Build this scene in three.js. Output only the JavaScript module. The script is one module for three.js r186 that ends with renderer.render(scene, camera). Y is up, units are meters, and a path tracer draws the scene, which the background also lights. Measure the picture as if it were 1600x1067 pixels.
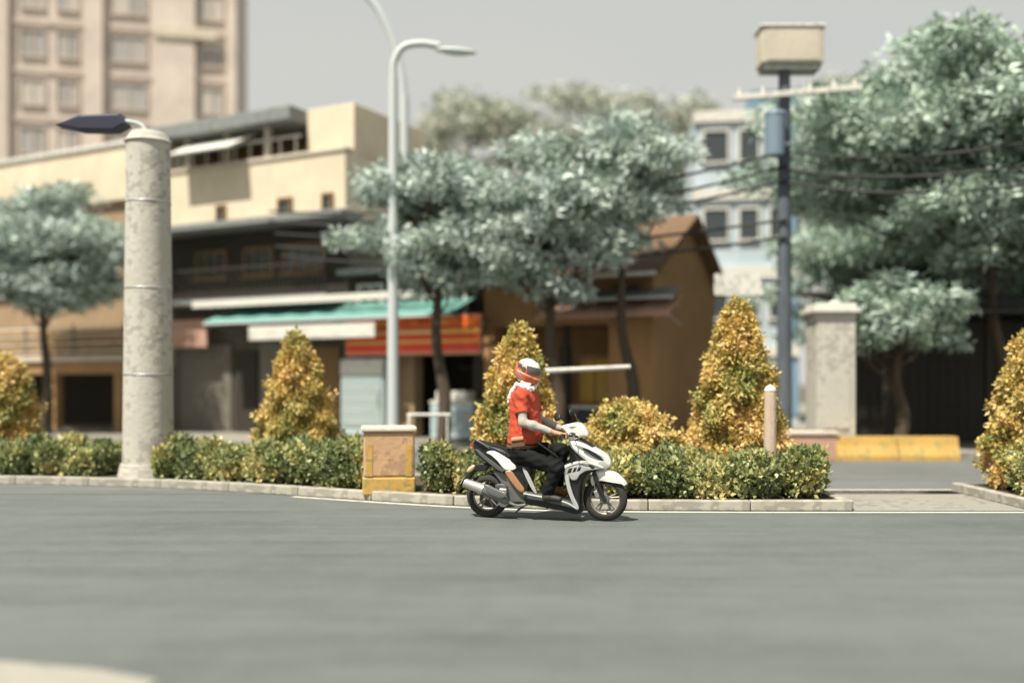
import * as THREE from 'three';
import { RoundedBoxGeometry } from 'three/addons/geometries/RoundedBoxGeometry.js';
import { mergeGeometries, mergeVertices, toCreasedNormals } from 'three/addons/utils/BufferGeometryUtils.js';

function rng(seed) { let s = seed >>> 0; return () => { s = (s + 0x6d2b79f5) | 0; let t = Math.imul(s ^ (s >>> 15), 1 | s); t = (t + Math.imul(t ^ (t >>> 7), 61 | t)) ^ t; return ((t ^ (t >>> 14)) >>> 0) / 4294967296; }; }
// value noise
const NOISE = (() => { const r = rng(77), t = new Float32Array(65536); for (let i = 0; i < 65536; i++) t[i] = r(); return t; })();
function tileNoise(x, y, per) { const i = Math.floor(x), j = Math.floor(y), u = x - i, v = y - j, s = u * u * (3 - 2 * u), t = v * v * (3 - 2 * v), h = (a, b) => NOISE[(((a % per + per) % per) * 251 + ((b % per + per) % per) * 17 + per * 31) & 65535]; return (h(i, j) * (1 - s) + h(i + 1, j) * s) * (1 - t) + (h(i, j + 1) * (1 - s) + h(i + 1, j + 1) * s) * t; }
const clamp01 = (x) => Math.max(0, Math.min(0.999, x));
const fbm = (u, v, per, oct) => { let s = 0, a = 0.5, n = 0; for (let o = 0; o < oct; o++) { s += a * tileNoise(u * per, v * per, per); n += a; a *= 0.55; per *= 2; } return s / n; };
// ------------------------------------------------------------------ camera, sky, sun, exposure
const scene = new THREE.Scene();
const EYE = 1.55, FOCAL = 1556;                       // eye height; focal length for a 1600 wide picture
const camera = new THREE.PerspectiveCamera(2 * Math.atan(600 / FOCAL) * 180 / Math.PI, 1600 / 1200, 0.1, 3000);
camera.position.set(0, EYE, 0);
camera.setViewOffset(1600, 1200, 0, 0, 1600, 1067);   // shifted lens: uprights stay upright
camera.focus = 11.35; camera.userData.fStop = 0.25;
camera.updateProjectionMatrix();
const renderer = new THREE.WebGLRenderer({ antialias: true });
renderer.toneMapping = THREE.LinearToneMapping;
const EXPOSURE = 1.6;
renderer.toneMappingExposure = EXPOSURE;
renderer.shadowMap.enabled = true;
{
  const W = 512, H = 256, data = new Float32Array(W * H * 4);
  const hor = [0.69, 0.67, 0.61], zen = [0.50, 0.55, 0.57];
  for (let r = 0; r < H; r++) {
    const e = Math.max(0, Math.sin(((r + 0.5) / H - 0.5) * Math.PI)), k = Math.pow(e, 0.7);
    for (let c = 0; c < W; c++) for (let j = 0; j < 4; j++) data[(r * W + c) * 4 + j] = j === 3 ? 1 : (hor[j] + (zen[j] - hor[j]) * k) / EXPOSURE;
  }
  // thin, even cirrus all round: a little bluer in the gaps
  for (let r = H / 2; r < H; r++) for (let c = 0; c < W; c++) { const n = fbm(c / W, r / H * 2.0, 10, 4) - 0.5, o = (r * W + c) * 4, f = Math.min(1, (r - H / 2) / 12); data[o] *= 1 + 0.20 * n * f; data[o + 1] *= 1 + 0.11 * n * f; data[o + 2] *= 1 + 0.03 * n * f; }
  const t = new THREE.DataTexture(data, W, H, THREE.RGBAFormat, THREE.FloatType);
  t.mapping = THREE.EquirectangularReflectionMapping; t.magFilter = THREE.LinearFilter; t.needsUpdate = true;
  scene.background = t; scene.environment = t;
}
const sun = new THREE.DirectionalLight(new THREE.Color(1, 0.93, 0.80), 5.0);
sun.position.set(-17, 48, 21); sun.target.position.set(0, 0, -16);
sun.position.add(sun.target.position);
sun.castShadow = true; sun.shadow.mapSize.set(4096, 4096); sun.shadow.radius = 1.5;
Object.assign(sun.shadow.camera, { left: -45, right: 45, top: 45, bottom: -45, near: 1, far: 160 });
scene.add(sun, sun.target);

// ------------------------------------------------------------------ helpers
const used = {};
function numbered(name) { const n = used[name] = (used[name] ?? -1) + 1; return n ? name + '_' + String(n).padStart(3, '0') : name; }
function tag(o, label, category, group) { o.userData.label = label; o.userData.category = category; if (group) o.userData.group = group; return o; }
function thing(name, label, category, [x, y, z] = [0, 0, 0], turn = 0, group) {
  const o = new THREE.Group(); o.name = numbered(name); scene.add(o); o.position.set(x, y, z); o.rotation.y = turn; return tag(o, label, category, group);
}
function obj(name, geo, mat, parent = scene) {
  if (Array.isArray(geo)) geo = geo.length > 1 ? mergeGeometries(geo.map((g) => { const h = g.index ? g.toNonIndexed() : g; for (const k of Object.keys(h.attributes)) if (!['position', 'normal', 'uv'].includes(k)) h.deleteAttribute(k); return h; })) : geo[0];
  const m = new THREE.Mesh(geo, mat); m.name = parent === scene ? numbered(name) : name; m.castShadow = m.receiveShadow = true; parent.add(m); return m;
}
function struct(name, geo, mat) { const m = obj(name, geo, mat); m.userData.kind = 'structure'; return m; }
function label(o, text) { o.userData.label = text; return o; }
function copyOf(root, pos, turn, text, scale) {
  const r = root.clone(); r.name = numbered(root.name.replace(/_\d{3}$/, '')); scene.add(r); r.position.set(...pos); r.rotation.y = turn; if (text) r.userData.label = text; if (scale) r.scale.set(...scale); return r;
}
// uv in metres by the way each face points
function metreUV(g) {
  g = g.index ? g.toNonIndexed() : g; const p = g.attributes.position, n = p.count, uv = new Float32Array(n * 2), a = new THREE.Vector3(), b = new THREE.Vector3(), c = new THREE.Vector3();
  for (let i = 0; i < n; i += 3) {
    a.fromBufferAttribute(p, i); b.fromBufferAttribute(p, i + 1); c.fromBufferAttribute(p, i + 2);
    const nn = b.clone().sub(a).cross(c.clone().sub(a)); const ax = Math.abs(nn.x), ay = Math.abs(nn.y), az = Math.abs(nn.z);
    [a, b, c].forEach((v, k) => { const [u, w] = ay >= ax && ay >= az ? [v.x, v.z] : ax >= az ? [v.z, v.y] : [v.x, v.y]; uv[(i + k) * 2] = u; uv[(i + k) * 2 + 1] = w; });
  }
  g.setAttribute('uv', new THREE.BufferAttribute(uv, 2)); return g;
}
function box(x0, x1, y0, y1, z0, z1, r = 0) {
  const w = Math.abs(x1 - x0), h = Math.abs(y1 - y0), d = Math.abs(z1 - z0);
  const g = r ? new RoundedBoxGeometry(w, h, d, 2, Math.min(r, w / 2.1, h / 2.1, d / 2.1)) : new THREE.BoxGeometry(w, h, d);
  g.translate((x0 + x1) / 2, (y0 + y1) / 2, (z0 + z1) / 2); return metreUV(g);
}
const V = (x, y, z) => new THREE.Vector3(x, y, z);
function tube(pts, r, seg = 24, rad = 8, closed = false) { return new THREE.TubeGeometry(new THREE.CatmullRomCurve3(pts.map((p) => Array.isArray(p) ? V(...p) : p), closed, 'centripetal'), seg, r, rad, closed); }
function rod(a, b, r0, r1 = r0, rad = 10) {
  a = Array.isArray(a) ? V(...a) : a; b = Array.isArray(b) ? V(...b) : b; const d = b.clone().sub(a), g = new THREE.CylinderGeometry(r1, r0, d.length(), rad);
  g.applyQuaternion(new THREE.Quaternion().setFromUnitVectors(V(0, 1, 0), d.clone().normalize())); g.translate((a.x + b.x) / 2, (a.y + b.y) / 2, (a.z + b.z) / 2); return g;
}
// sheet on the ground from a closed outline of [x, depth]
function sheet(pts, y) {
  const s = new THREE.Shape(pts.map(([x, d]) => new THREE.Vector2(x, d))), g = new THREE.ShapeGeometry(s); g.rotateX(-Math.PI / 2); g.translate(0, y, 0);
  const p = g.attributes.position, uv = g.attributes.uv; for (let i = 0; i < p.count; i++) uv.setXY(i, p.getX(i), p.getZ(i)); return g;
}
// surface nets: closed mesh of f(x, y, z) < 0
function iso(f, lo, hi, h) {
  const n = [0, 1, 2].map((k) => Math.ceil((hi[k] - lo[k]) / h) + 2), val = new Float32Array(n[0] * n[1] * n[2]), id = (i, j, k) => i + n[0] * (j + n[1] * k);
  for (let k = 0; k < n[2]; k++) for (let j = 0; j < n[1]; j++) for (let i = 0; i < n[0]; i++) val[id(i, j, k)] = f(lo[0] + (i - 0.5) * h, lo[1] + (j - 0.5) * h, lo[2] + (k - 0.5) * h);
  const pos = [], at = new Int32Array(val.length).fill(-1), idx = [];
  const E = [[0, 1], [2, 3], [4, 5], [6, 7], [0, 2], [1, 3], [4, 6], [5, 7], [0, 4], [1, 5], [2, 6], [3, 7]], o = new Array(8);
  for (let k = 0; k < n[2] - 1; k++) for (let j = 0; j < n[1] - 1; j++) for (let i = 0; i < n[0] - 1; i++) {
    let neg = 0; for (let c = 0; c < 8; c++) { o[c] = val[id(i + (c & 1), j + ((c >> 1) & 1), k + (c >> 2))]; if (o[c] < 0) neg++; }
    if (!neg || neg === 8) continue;
    let x = 0, y = 0, z = 0, m = 0;
    for (const [a, b] of E) if ((o[a] < 0) !== (o[b] < 0)) { const t = o[a] / (o[a] - o[b]); x += (a & 1) + t * ((b & 1) - (a & 1)); y += ((a >> 1) & 1) + t * (((b >> 1) & 1) - ((a >> 1) & 1)); z += (a >> 2) + t * ((b >> 2) - (a >> 2)); m++; }
    at[id(i, j, k)] = pos.length / 3; pos.push(lo[0] + (i - 0.5 + x / m) * h, lo[1] + (j - 0.5 + y / m) * h, lo[2] + (k - 0.5 + z / m) * h);
  }
  const quad = (a, b, c, d, flip) => { if (a < 0 || b < 0 || c < 0 || d < 0) return; flip ? idx.push(a, c, b, a, d, c) : idx.push(a, b, c, a, c, d); };
  for (let k = 1; k < n[2] - 1; k++) for (let j = 1; j < n[1] - 1; j++) for (let i = 1; i < n[0] - 1; i++) {
    const v = val[id(i, j, k)] < 0;
    if (v !== val[id(i + 1, j, k)] < 0) quad(at[id(i, j - 1, k - 1)], at[id(i, j, k - 1)], at[id(i, j, k)], at[id(i, j - 1, k)], !v);
    if (v !== val[id(i, j + 1, k)] < 0) quad(at[id(i - 1, j, k - 1)], at[id(i - 1, j, k)], at[id(i, j, k)], at[id(i, j, k - 1)], !v);
    if (v !== val[id(i, j, k + 1)] < 0) quad(at[id(i - 1, j - 1, k)], at[id(i, j - 1, k)], at[id(i, j, k)], at[id(i - 1, j, k)], !v);
  }
  const g = new THREE.BufferGeometry(); g.setAttribute('position', new THREE.Float32BufferAttribute(pos, 3)); g.setIndex(idx); g.computeVertexNormals();
  g.setAttribute('uv', new THREE.Float32BufferAttribute(new Float32Array(pos.length / 3 * 2), 2)); return g;
}
const smin = (a, b, k) => { const h = Math.max(k - Math.abs(a - b), 0) / k; return Math.min(a, b) - h * h * k * 0.25; };
function capsule(px, py, pz, a, b, ra, rb) {
  const dx = b[0] - a[0], dy = b[1] - a[1], dz = b[2] - a[2], qx = px - a[0], qy = py - a[1], qz = pz - a[2];
  const t = Math.min(1, Math.max(0, (qx * dx + qy * dy + qz * dz) / (dx * dx + dy * dy + dz * dz + 1e-12)));
  return Math.hypot(qx - t * dx, qy - t * dy, qz - t * dz) - ra - t * (rb - ra);
}
const bonesField = (bones, k) => (x, y, z) => { let d = 9; for (const b of bones) d = smin(d, capsule(x, y, z, b[0], b[1], b[2], b[3]), k); return d; };
function tileNoise2(x, y, px, py) { const i = Math.floor(x), j = Math.floor(y), u = x - i, v = y - j, s = u * u * (3 - 2 * u), t = v * v * (3 - 2 * v), h = (a, b) => NOISE[((a % px) * 733 + (b % py) * 29 + px * 7) & 65535]; return (h(i, j) * (1 - s) + h(i + 1, j) * s) * (1 - t) + (h(i, j + 1) * (1 - s) + h(i + 1, j + 1) * s) * t; }
function texture(size, fn, srgb, metres = 1) {
  const d = new Uint8Array(size * size * 4);
  for (let j = 0; j < size; j++) for (let i = 0; i < size; i++) { const c = fn(i / size, j / size, i, j), o = (j * size + i) * 4; d[o] = c[0] * 255; d[o + 1] = c[1] * 255; d[o + 2] = c[2] * 255; d[o + 3] = 255; }
  const t = new THREE.DataTexture(d, size, size); t.wrapS = t.wrapT = THREE.RepeatWrapping; t.magFilter = THREE.LinearFilter; t.minFilter = THREE.LinearMipmapLinearFilter; t.generateMipmaps = true; t.repeat.set(1 / metres, 1 / metres); if (srgb) t.colorSpace = THREE.SRGBColorSpace; t.needsUpdate = true; return t;
}
// ------------------------------------------------------------------ materials
const RG = rng(5);
const T = {
  plaster: texture(512, (u, v) => { const a = fbm(u, v, 4, 6), st = fbm(u * 3 % 1, v * 0.3 % 1, 16, 3); const k = clamp01(0.76 + 0.32 * (a - 0.35) - 0.24 * Math.max(0, st - 0.62) * 3 * a + (RG() - 0.5) * 0.05); return [k, k, k]; }, false, 4),
  plasterBump: texture(512, (u, v) => { const k = clamp01(fbm(u, v, 32, 4)); return [k, k, k]; }, false, 2),
  asphalt: texture(1024, (u, v) => { const big = fbm(u, v, 5, 5), mid = fbm(u, v, 40, 3), g = RG(); let k = 0.82 + 0.20 * (big - 0.5) + 0.14 * (mid - 0.5) + (g - 0.5) * 0.26; if (g > 0.985) k += 0.12; const w = 0.035 * (big - 0.5); const st = 0.10 * (fbm(u, v, 3, 1) - 0.5) * 0 + 0.17 * (tileNoise2(u * 2, v * 24, 2, 24) - 0.5) + 0.13 * (tileNoise2(u * 5, v * 60, 5, 60) - 0.5); k += st; return [clamp01(k + w), clamp01(k), clamp01(k - w)]; }, false, 9),
  asphaltBump: texture(512, (u, v) => { const k = clamp01(0.5 * fbm(u, v, 128, 2) + 0.5 * RG()); return [k, k, k]; }, false, 1.2),
  soil: texture(512, (u, v) => { const k = clamp01(0.55 + 0.5 * (fbm(u, v, 16, 5) - 0.3) + (RG() - 0.5) * 0.2); return [k, k * 0.95, k * 0.88]; }, false, 1.5),
  chip: texture(512, (u, v) => { const a = fbm(u, v, 10, 5), b = fbm(u, v, 5, 3), k = 0.84 + 0.24 * (b - 0.5); return a > 0.635 ? [0.55, 0.75, 0.999] : a > 0.61 ? [0.7, 0.7, 0.75] : [clamp01(k), clamp01(k), clamp01(k)]; }, false, 1.1),
  wood: texture(512, (u, v) => { const k = clamp01(0.65 + 0.4 * (fbm(u * 0.4 % 1, v * 6 % 1, 16, 4) - 0.4) + 0.1 * (RG() - 0.5)); return [k, k * 0.97, k * 0.92]; }, false, 1.6),
  stain: texture(512, (u, v) => { const a = fbm(u, v, 6, 5), b = fbm(u, v, 24, 4); let k = 0.86 + 0.2 * (a - 0.5); if (b * a > 0.33) k -= 0.25 * Math.min(1, (b * a - 0.33) * 12); return [clamp01(k), clamp01(k * 0.99), clamp01(k * 0.97)]; }, false, 2.2),
};
const mat = (r, g, b, rough = 0.85, o = {}) => new THREE.MeshStandardMaterial({ color: new THREE.Color(r, g, b), roughness: rough, ...o });
const wall = (r, g, b, o = {}) => mat(r, g, b, 0.9, { map: T.plaster, bumpMap: T.plasterBump, bumpScale: 0.006, ...o });
const M = {
  asphalt: mat(0.125, 0.141, 0.135, 0.86, { map: T.asphalt, bumpMap: T.asphaltBump, bumpScale: 0.006 }),
  asphaltFar: mat(0.15, 0.157, 0.152, 0.85, { map: T.asphalt, bumpMap: T.asphaltBump, bumpScale: 0.006 }),
  soil: mat(0.10, 0.085, 0.06, 0.95, { map: T.soil, bumpMap: T.soil, bumpScale: 0.03 }),
  ground: mat(0.14, 0.13, 0.10, 0.95, { map: T.soil }),
  kerb: mat(0.42, 0.40, 0.35, 0.85, { map: T.stain, bumpMap: T.plasterBump, bumpScale: 0.006 }),
  paving: mat(0.30, 0.285, 0.25, 0.88, { map: T.stain, bumpMap: T.plasterBump, bumpScale: 0.004 }),
  beige: mat(0.30, 0.285, 0.255, 0.88, { map: T.stain, bumpMap: T.plasterBump, bumpScale: 0.004 }),
  linePaint: mat(0.72, 0.69, 0.60, 0.7, { map: T.stain }),
  concrete: mat(0.54, 0.52, 0.47, 0.85, { map: T.stain, bumpMap: T.plasterBump, bumpScale: 0.006 }),
  cream: wall(0.80, 0.69, 0.52), creamPale: wall(0.72, 0.64, 0.52), tanWall: wall(0.40, 0.285, 0.175), amber: wall(0.42, 0.24, 0.08), pinkWall: wall(0.70, 0.61, 0.54), pinkDark: wall(0.65, 0.56, 0.49),
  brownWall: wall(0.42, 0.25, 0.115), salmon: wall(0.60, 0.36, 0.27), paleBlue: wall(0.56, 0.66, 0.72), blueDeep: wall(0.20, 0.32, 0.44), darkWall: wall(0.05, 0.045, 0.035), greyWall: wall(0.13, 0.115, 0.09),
  slate: mat(0.24, 0.26, 0.26, 0.6, { map: T.stain }), white: mat(0.74, 0.73, 0.68, 0.6, { map: T.stain }), teal: mat(0.17, 0.40, 0.36, 0.75, { map: T.stain }),
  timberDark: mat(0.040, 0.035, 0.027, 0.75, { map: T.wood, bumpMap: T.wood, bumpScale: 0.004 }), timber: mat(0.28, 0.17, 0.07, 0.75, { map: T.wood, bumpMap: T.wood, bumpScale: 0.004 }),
  glass: new THREE.MeshPhysicalMaterial({ color: new THREE.Color(0.05, 0.06, 0.065), roughness: 0.06, metalness: 0, specularIntensity: 1 }),
  panesFar: [mat(0.40, 0.37, 0.34, 0.15), mat(0.33, 0.31, 0.29, 0.15), mat(0.48, 0.44, 0.39, 0.4), mat(0.36, 0.345, 0.335, 0.2)],
  voidDark: mat(0.02, 0.02, 0.018, 0.9), steel: mat(0.45, 0.46, 0.46, 0.45, { metalness: 0.7 }), steelPaint: mat(0.50, 0.54, 0.54, 0.5), gold: mat(0.46, 0.29, 0.045, 0.6, { map: T.stain }),
  yellow: mat(0.60, 0.37, 0.10, 0.75, { map: T.chip, bumpMap: T.plasterBump, bumpScale: 0.006 }), fridge: mat(0.42, 0.52, 0.54, 0.35), navy: mat(0.02, 0.022, 0.05, 0.5), bark: mat(0.11, 0.085, 0.06, 0.95, { map: T.wood, bumpMap: T.wood, bumpScale: 0.02 }), rubberCable: mat(0.02, 0.02, 0.022, 0.6),
};
// ------------------------------------------------------------------ the setting
const far = 1500;
struct('ground', sheet([[-far, -200], [far, -200], [far, far], [-far, far]], -0.03), M.ground);
struct('road', sheet([[-70, -14], [70, -14], [70, 70], [-70, 70]], 0), M.asphalt);
const nearPts = [[-20, 16.7], [-12, 15.8], [-7.9, 15.36], [-6.3, 15.07], [-5.23, 14.8], [-3.62, 14.1], [-1.69, 13.1], [-0.6, 12.6], [0.6, 12.25], [2.35, 12.12], [4.15, 12.1]];
const curve = (pts) => new THREE.CatmullRomCurve3(pts.map(([x, d]) => V(x, 0, -d)), false, 'centripetal');
const sampled = (c, n) => c.getSpacedPoints(n).map((p) => [p.x, -p.z]);
const nearEdge = sampled(curve(nearPts), 60);
const backPts = [[-20, 19.6], [-12, 18.5], [-7.5, 17.9], [-4, 16.9], [-1.2, 15.7], [0.8, 14.9], [2.4, 14.6], [4.15, 14.5]];
const backEdge = sampled(curve(backPts), 60);
// painted edge lines
const offs = (pts, d) => pts.map(([x, y], i) => { const a = pts[Math.max(0, i - 1)], b = pts[Math.min(pts.length - 1, i + 1)], l = Math.hypot(b[0] - a[0], b[1] - a[1]); return [x + (b[1] - a[1]) / l * d, y - (b[0] - a[0]) / l * d]; });
const lineTail = [[5, 12.1], [7, 12.1], [11, 12.1], [22, 12.1]];
const lineRun = [...nearEdge.filter((p) => p[0] > -3), ...lineTail];
struct('painted_edge_line', sheet([...offs(lineRun, 0.05), ...offs(lineRun, 0.15).reverse()], 0.004), M.linePaint);
struct('far_road', sheet([[-40, 14], [40, 14], [40, 45], [-40, 45]], 0.004), M.asphaltFar);
struct('painted_lane_line', sheet([[4.2, 14.47], [22, 14.47], [22, 14.58], [4.2, 14.58]], 0.008), M.linePaint);
struct('median_crossing', sheet([[4.17, 12.15], [6.35, 12.15], [6.35, 14.46], [4.17, 14.46]], 0.004), M.beige);
struct('painted_road_marking', sheet([[-6, 5.9], [-2.85, 5.56], [-2.25, 5.4], [-1.85, 5.2], [-1.9, 4.6], [-6, 4.5]], 0.004), mat(0.34, 0.325, 0.29, 0.8, { map: T.stain }));
{
  // raised planting strips with a kerb of separate stones
  const strip = (near, back, name) => { const g = new THREE.ExtrudeGeometry(new THREE.Shape([...near, ...back.slice().reverse()].map(([x, d]) => new THREE.Vector2(x, d))), { depth: 0.11, bevelEnabled: false }); g.rotateX(-Math.PI / 2); return struct(name, metreUV(g), M.soil); };
  const a = strip(offs(nearEdge, -0.14), offs(backEdge, 0.14), 'median_strip');
  const stones = (pts, parent, r) => {
    let i = 0; while (i < pts.length - 1) {
      let j = i, len = 0; while (j < pts.length - 1 && len < 0.85) { len += Math.hypot(pts[j + 1][0] - pts[j][0], pts[j + 1][1] - pts[j][1]); j++; }
      const [x0, d0] = pts[i], [x1, d1] = pts[j], L = Math.hypot(x1 - x0, d1 - d0), g = box(-L / 2 + 0.004, L / 2 - 0.004, 0.0, 0.125 + r() * 0.008, -0.07, 0.07, 0.018);
      g.rotateY(Math.atan2(d1 - d0, x1 - x0)); g.translate((x0 + x1) / 2, 0, -(d0 + d1) / 2); obj('kerb_stone', g, M.kerb, parent); i = j;
    }
  };
  const r = rng(4);
  stones(offs(nearEdge, -0.07), a, r); stones(offs(backEdge, 0.07), a, r);
  const endA = []; for (let k = 0; k <= 6; k++) endA.push([4.12, 12.18 + k * 0.36]); stones(endA, a, r);
  const nB = [], bB = []; for (let k = 0; k <= 30; k++) { nB.push([6.4 + k * 0.45, 12.1]); bB.push([6.4 + k * 0.45, 14.5]); }
  const b = strip(offs(nB, -0.14), offs(bB, 0.14), 'median_strip');
  stones(offs(nB, -0.07), b, r); const endB = []; for (let k = 0; k <= 6; k++) endB.push([6.4, 12.18 + k * 0.36]); stones(endB, b, r);
}
const farEdge = sampled(curve([[26, 20.75], [14, 20.75], [6, 20.75], [2.5, 21.05], [-2, 22.4], [-8, 25.3], [-20, 31.6], [-34, 39]]), 60);
{
  const g = new THREE.ExtrudeGeometry(new THREE.Shape([...farEdge, [-34, 70], [26, 70]].map(([x, d]) => new THREE.Vector2(x, d))), { depth: 0.12, bevelEnabled: false }); g.rotateX(-Math.PI / 2);
  struct('pavement', metreUV(g), M.paving);
}
// ------------------------------------------------------------------ the street of buildings: one straight frontage
const C28 = Math.cos(28 * Math.PI / 180), S28 = Math.sin(28 * Math.PI / 180), FD = 25;
const onFront = (px, n = 0) => { const k = (px - 800) / FOCAL; return (k * (FD - C28 * n) + S28 * n) / (C28 + S28 * k); };       // metres along the frontage
const depthAt = (s, n = 0) => FD - S28 * s - C28 * n;
const upAt = (px, py, n = 0) => EYE + (600 - py) / FOCAL * depthAt(onFront(px, n), n);
function frontThing(name, text, category, s0, group, n0 = 0) { return thing(name, text, category, [C28 * s0 - S28 * n0, 0.12, -FD + S28 * s0 + C28 * n0], -28 * Math.PI / 180, group); }
// a box on the frontage by plan: from s0 to s1 along it, heights y0..y1 above the street, n0..n1 out from it
function fbox(o, s0, s1, y0, y1, n0, n1, r) { return box(s0 - o, s1 - o, y0 - 0.12, y1 - 0.12, n0, n1, r); }
function windowOn(parent, o, s0, s1, y0, y1, n, bars = 1, frameMat = M.white) {
  const t = 0.07, f = [fbox(o, s0, s1, y1 - t, y1, n, n + 0.09), fbox(o, s0, s1, y0, y0 + t, n, n + 0.09), fbox(o, s0, s0 + t, y0 + t, y1 - t, n, n + 0.09), fbox(o, s1 - t, s1, y0 + t, y1 - t, n, n + 0.09)];
  for (let i = 1; i <= bars; i++) { const s = s0 + (s1 - s0) * i / (bars + 1); f.push(fbox(o, s - 0.025, s + 0.025, y0 + t, y1 - t, n, n + 0.06)); }
  const w = obj('window', f, frameMat, parent);
  for (let i = 0; i <= bars; i++) { const a = s0 + (s1 - s0) * i / (bars + 1), b = s0 + (s1 - s0) * (i + 1) / (bars + 1); obj('pane', fbox(o, a + 0.03, b - 0.03, y0 + t, y1 - t, n + 0.005, n + 0.03), M.glass, w); }
  obj('sill', fbox(o, s0 - 0.08, s1 + 0.08, y0 - 0.08, y0 - 0.005, n, n + 0.16), frameMat, w);
}
// --- cream building with terrace, behind the lamp pillar
{
  const a = onFront(262), b = onFront(540), o = a, t = frontThing('cream_building', 'cream building with roof terrace, dark timber storey and teal awning left of the red sign', 'building', a);
  const yBand0 = upAt(450, 343), yBand1 = upAt(450, 247), yDark0 = upAt(450, 466), yTop = upAt(515, 158);
  obj('wall', [fbox(o, a, b, 0.12, yBand0, -5, -0.15)], M.greyWall, t);
  obj('parapet', [fbox(o, a, b, yBand0 + 0.002, yBand1, -5, 0.02, 0.03)], M.cream, t);
  obj('coping', fbox(o, a - 0.06, b + 0.06, yBand1, yBand1 + 0.1, -0.32, 0.08, 0.02), M.creamPale, t);
  // penthouse with an open terrace under a roof slab
  const p0 = onFront(486, -0.6);
  obj('penthouse', [fbox(o, p0, b - 0.02, yBand1 + 0.002, yTop, -4.2, -0.4, 0.03)], M.cream, t);
  obj('terrace_wall', [fbox(o, a + 0.1, p0 - 0.002, yBand1 + 0.002, yTop - 0.42, -3.6, -2.0)], M.amber, t);
  obj('roof', [fbox(o, a - 0.4, p0 - 0.003, yTop - 0.42, yTop - 0.02, -4.3, 0.35, 0.03)], M.slate, t);
  for (const px of [290, 352, 415]) { const s = onFront(px, -0.1); obj('post', fbox(o, s - 0.08, s + 0.08, yBand1 + 0.1, yTop - 0.42, -0.28, -0.12), M.creamPale, t); }
  for (const [x0, x1] of [[300, 345], [370, 425]]) windowOn(t, o, onFront(x0), onFront(x1), yBand1 + 0.3, yTop - 0.7, -1.998, 1);
  { const rail = []; for (let i = 0; i < 9; i++) { const s = a + 0.3 + (p0 - a - 0.5) * i / 8; rail.push(fbox(o, s - 0.02, s + 0.02, yBand1 + 0.1, yBand1 + 0.62, -0.18, -0.14)); } rail.push(fbox(o, a + 0.2, p0 - 0.02, yBand1 + 0.62, yBand1 + 0.68, -0.2, -0.12)); obj('terrace_rail', rail, M.white, t); }
  { const g = box(0, onFront(372, 0.4) - onFront(275, 0.4), -0.03, 0.03, 0, 1.3); g.rotateX(0.5); g.translate(onFront(275, 0.4) - o, upAt(320, 212, 0.2) - 0.12, -0.35); obj('canopy', g, M.white, t); }
  for (const [x0, x1, y0, y1] of [[436, 458, 342, 310], [340, 354, 346, 318], [505, 522, 338, 306]]) {
    const s0 = onFront(x0), s1 = onFront(x1); windowOn(t, o, s0, s1, yBand0 + 0.02, yBand0 + 0.62, 0.022, 0, M.timber);
  }
  // dark timber storey
  obj('ledge', [fbox(o, a - 0.1, b + 0.5, yBand0 - 0.2, yBand0 - 0.005, -0.149, 0.85, 0.02)], M.slate, t);
  const slat0 = yDark0 + 0.1, slat1 = yBand0 - 0.22, N = 13;
  for (let i = 0; i < N; i++) { const y = slat0 + (slat1 - slat0) * i / N; if (i > 3 && i < 10) { for (const [x0, x1] of [[262, 300], [352, 375], [425, 437], [503, 540]]) obj('slat', fbox(o, onFront(x0), onFront(x1), y + 0.012, y + (slat1 - slat0) / N - 0.012, -0.148, -0.1), M.timberDark, t); } else obj('slat', fbox(o, a, b, y + 0.012, y + (slat1 - slat0) / N - 0.012, -0.148, -0.1), M.timberDark, t); }
  for (const [x0, x1] of [[302, 350], [377, 423], [439, 501]]) windowOn(t, o, onFront(x0), onFront(x1), slat0 + (slat1 - slat0) * 4 / N + 0.03, slat0 + (slat1 - slat0) * 10 / N - 0.03, -0.147, 2, M.timber);
  obj('balcony_slab', fbox(o, a, b, slat0 - 0.24, slat0 - 0.1, -0.149, 0.9), M.slate, t);
  { const g = [fbox(o, a + 0.02, b - 0.02, slat0 + 0.72, slat0 + 0.78, 0.82, 0.88)]; for (let i = 0; i < 46; i++) { const s = a + 0.05 + (b - a - 0.1) * i / 45; g.push(fbox(o, s - 0.012, s + 0.012, slat0 - 0.1, slat0 + 0.72, 0.84, 0.865)); } obj('balcony_rail', g, M.timberDark, t); }
  // ground floor: shutters and a doorway
  for (const [x0, x1] of [[278, 358], [402, 470]]) {
    const s0 = onFront(x0), s1 = onFront(x1), y1 = 2.75; const sh = obj('shutter', fbox(o, s0, s1, 0.122, y1 + 0.02, -0.148, -0.1), M.greyWall, t);
    for (let i = 0; i < 17; i++) obj('slat', fbox(o, s0 + 0.02, s1 - 0.02, 0.13 + i * 0.154, 0.13 + i * 0.154 + 0.14, -0.098, -0.07, 0.01), mat(0.2, 0.185, 0.155, 0.6, { map: T.stain }), sh);
  }
  obj('door', fbox(o, onFront(364), onFront(398), 0.122, 2.5, -0.148, -0.06), M.timberDark, t);
  obj('door', fbox(o, onFront(478), onFront(528), 0.122, 2.6, -0.148, -0.06), M.timber, t);
}
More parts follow.
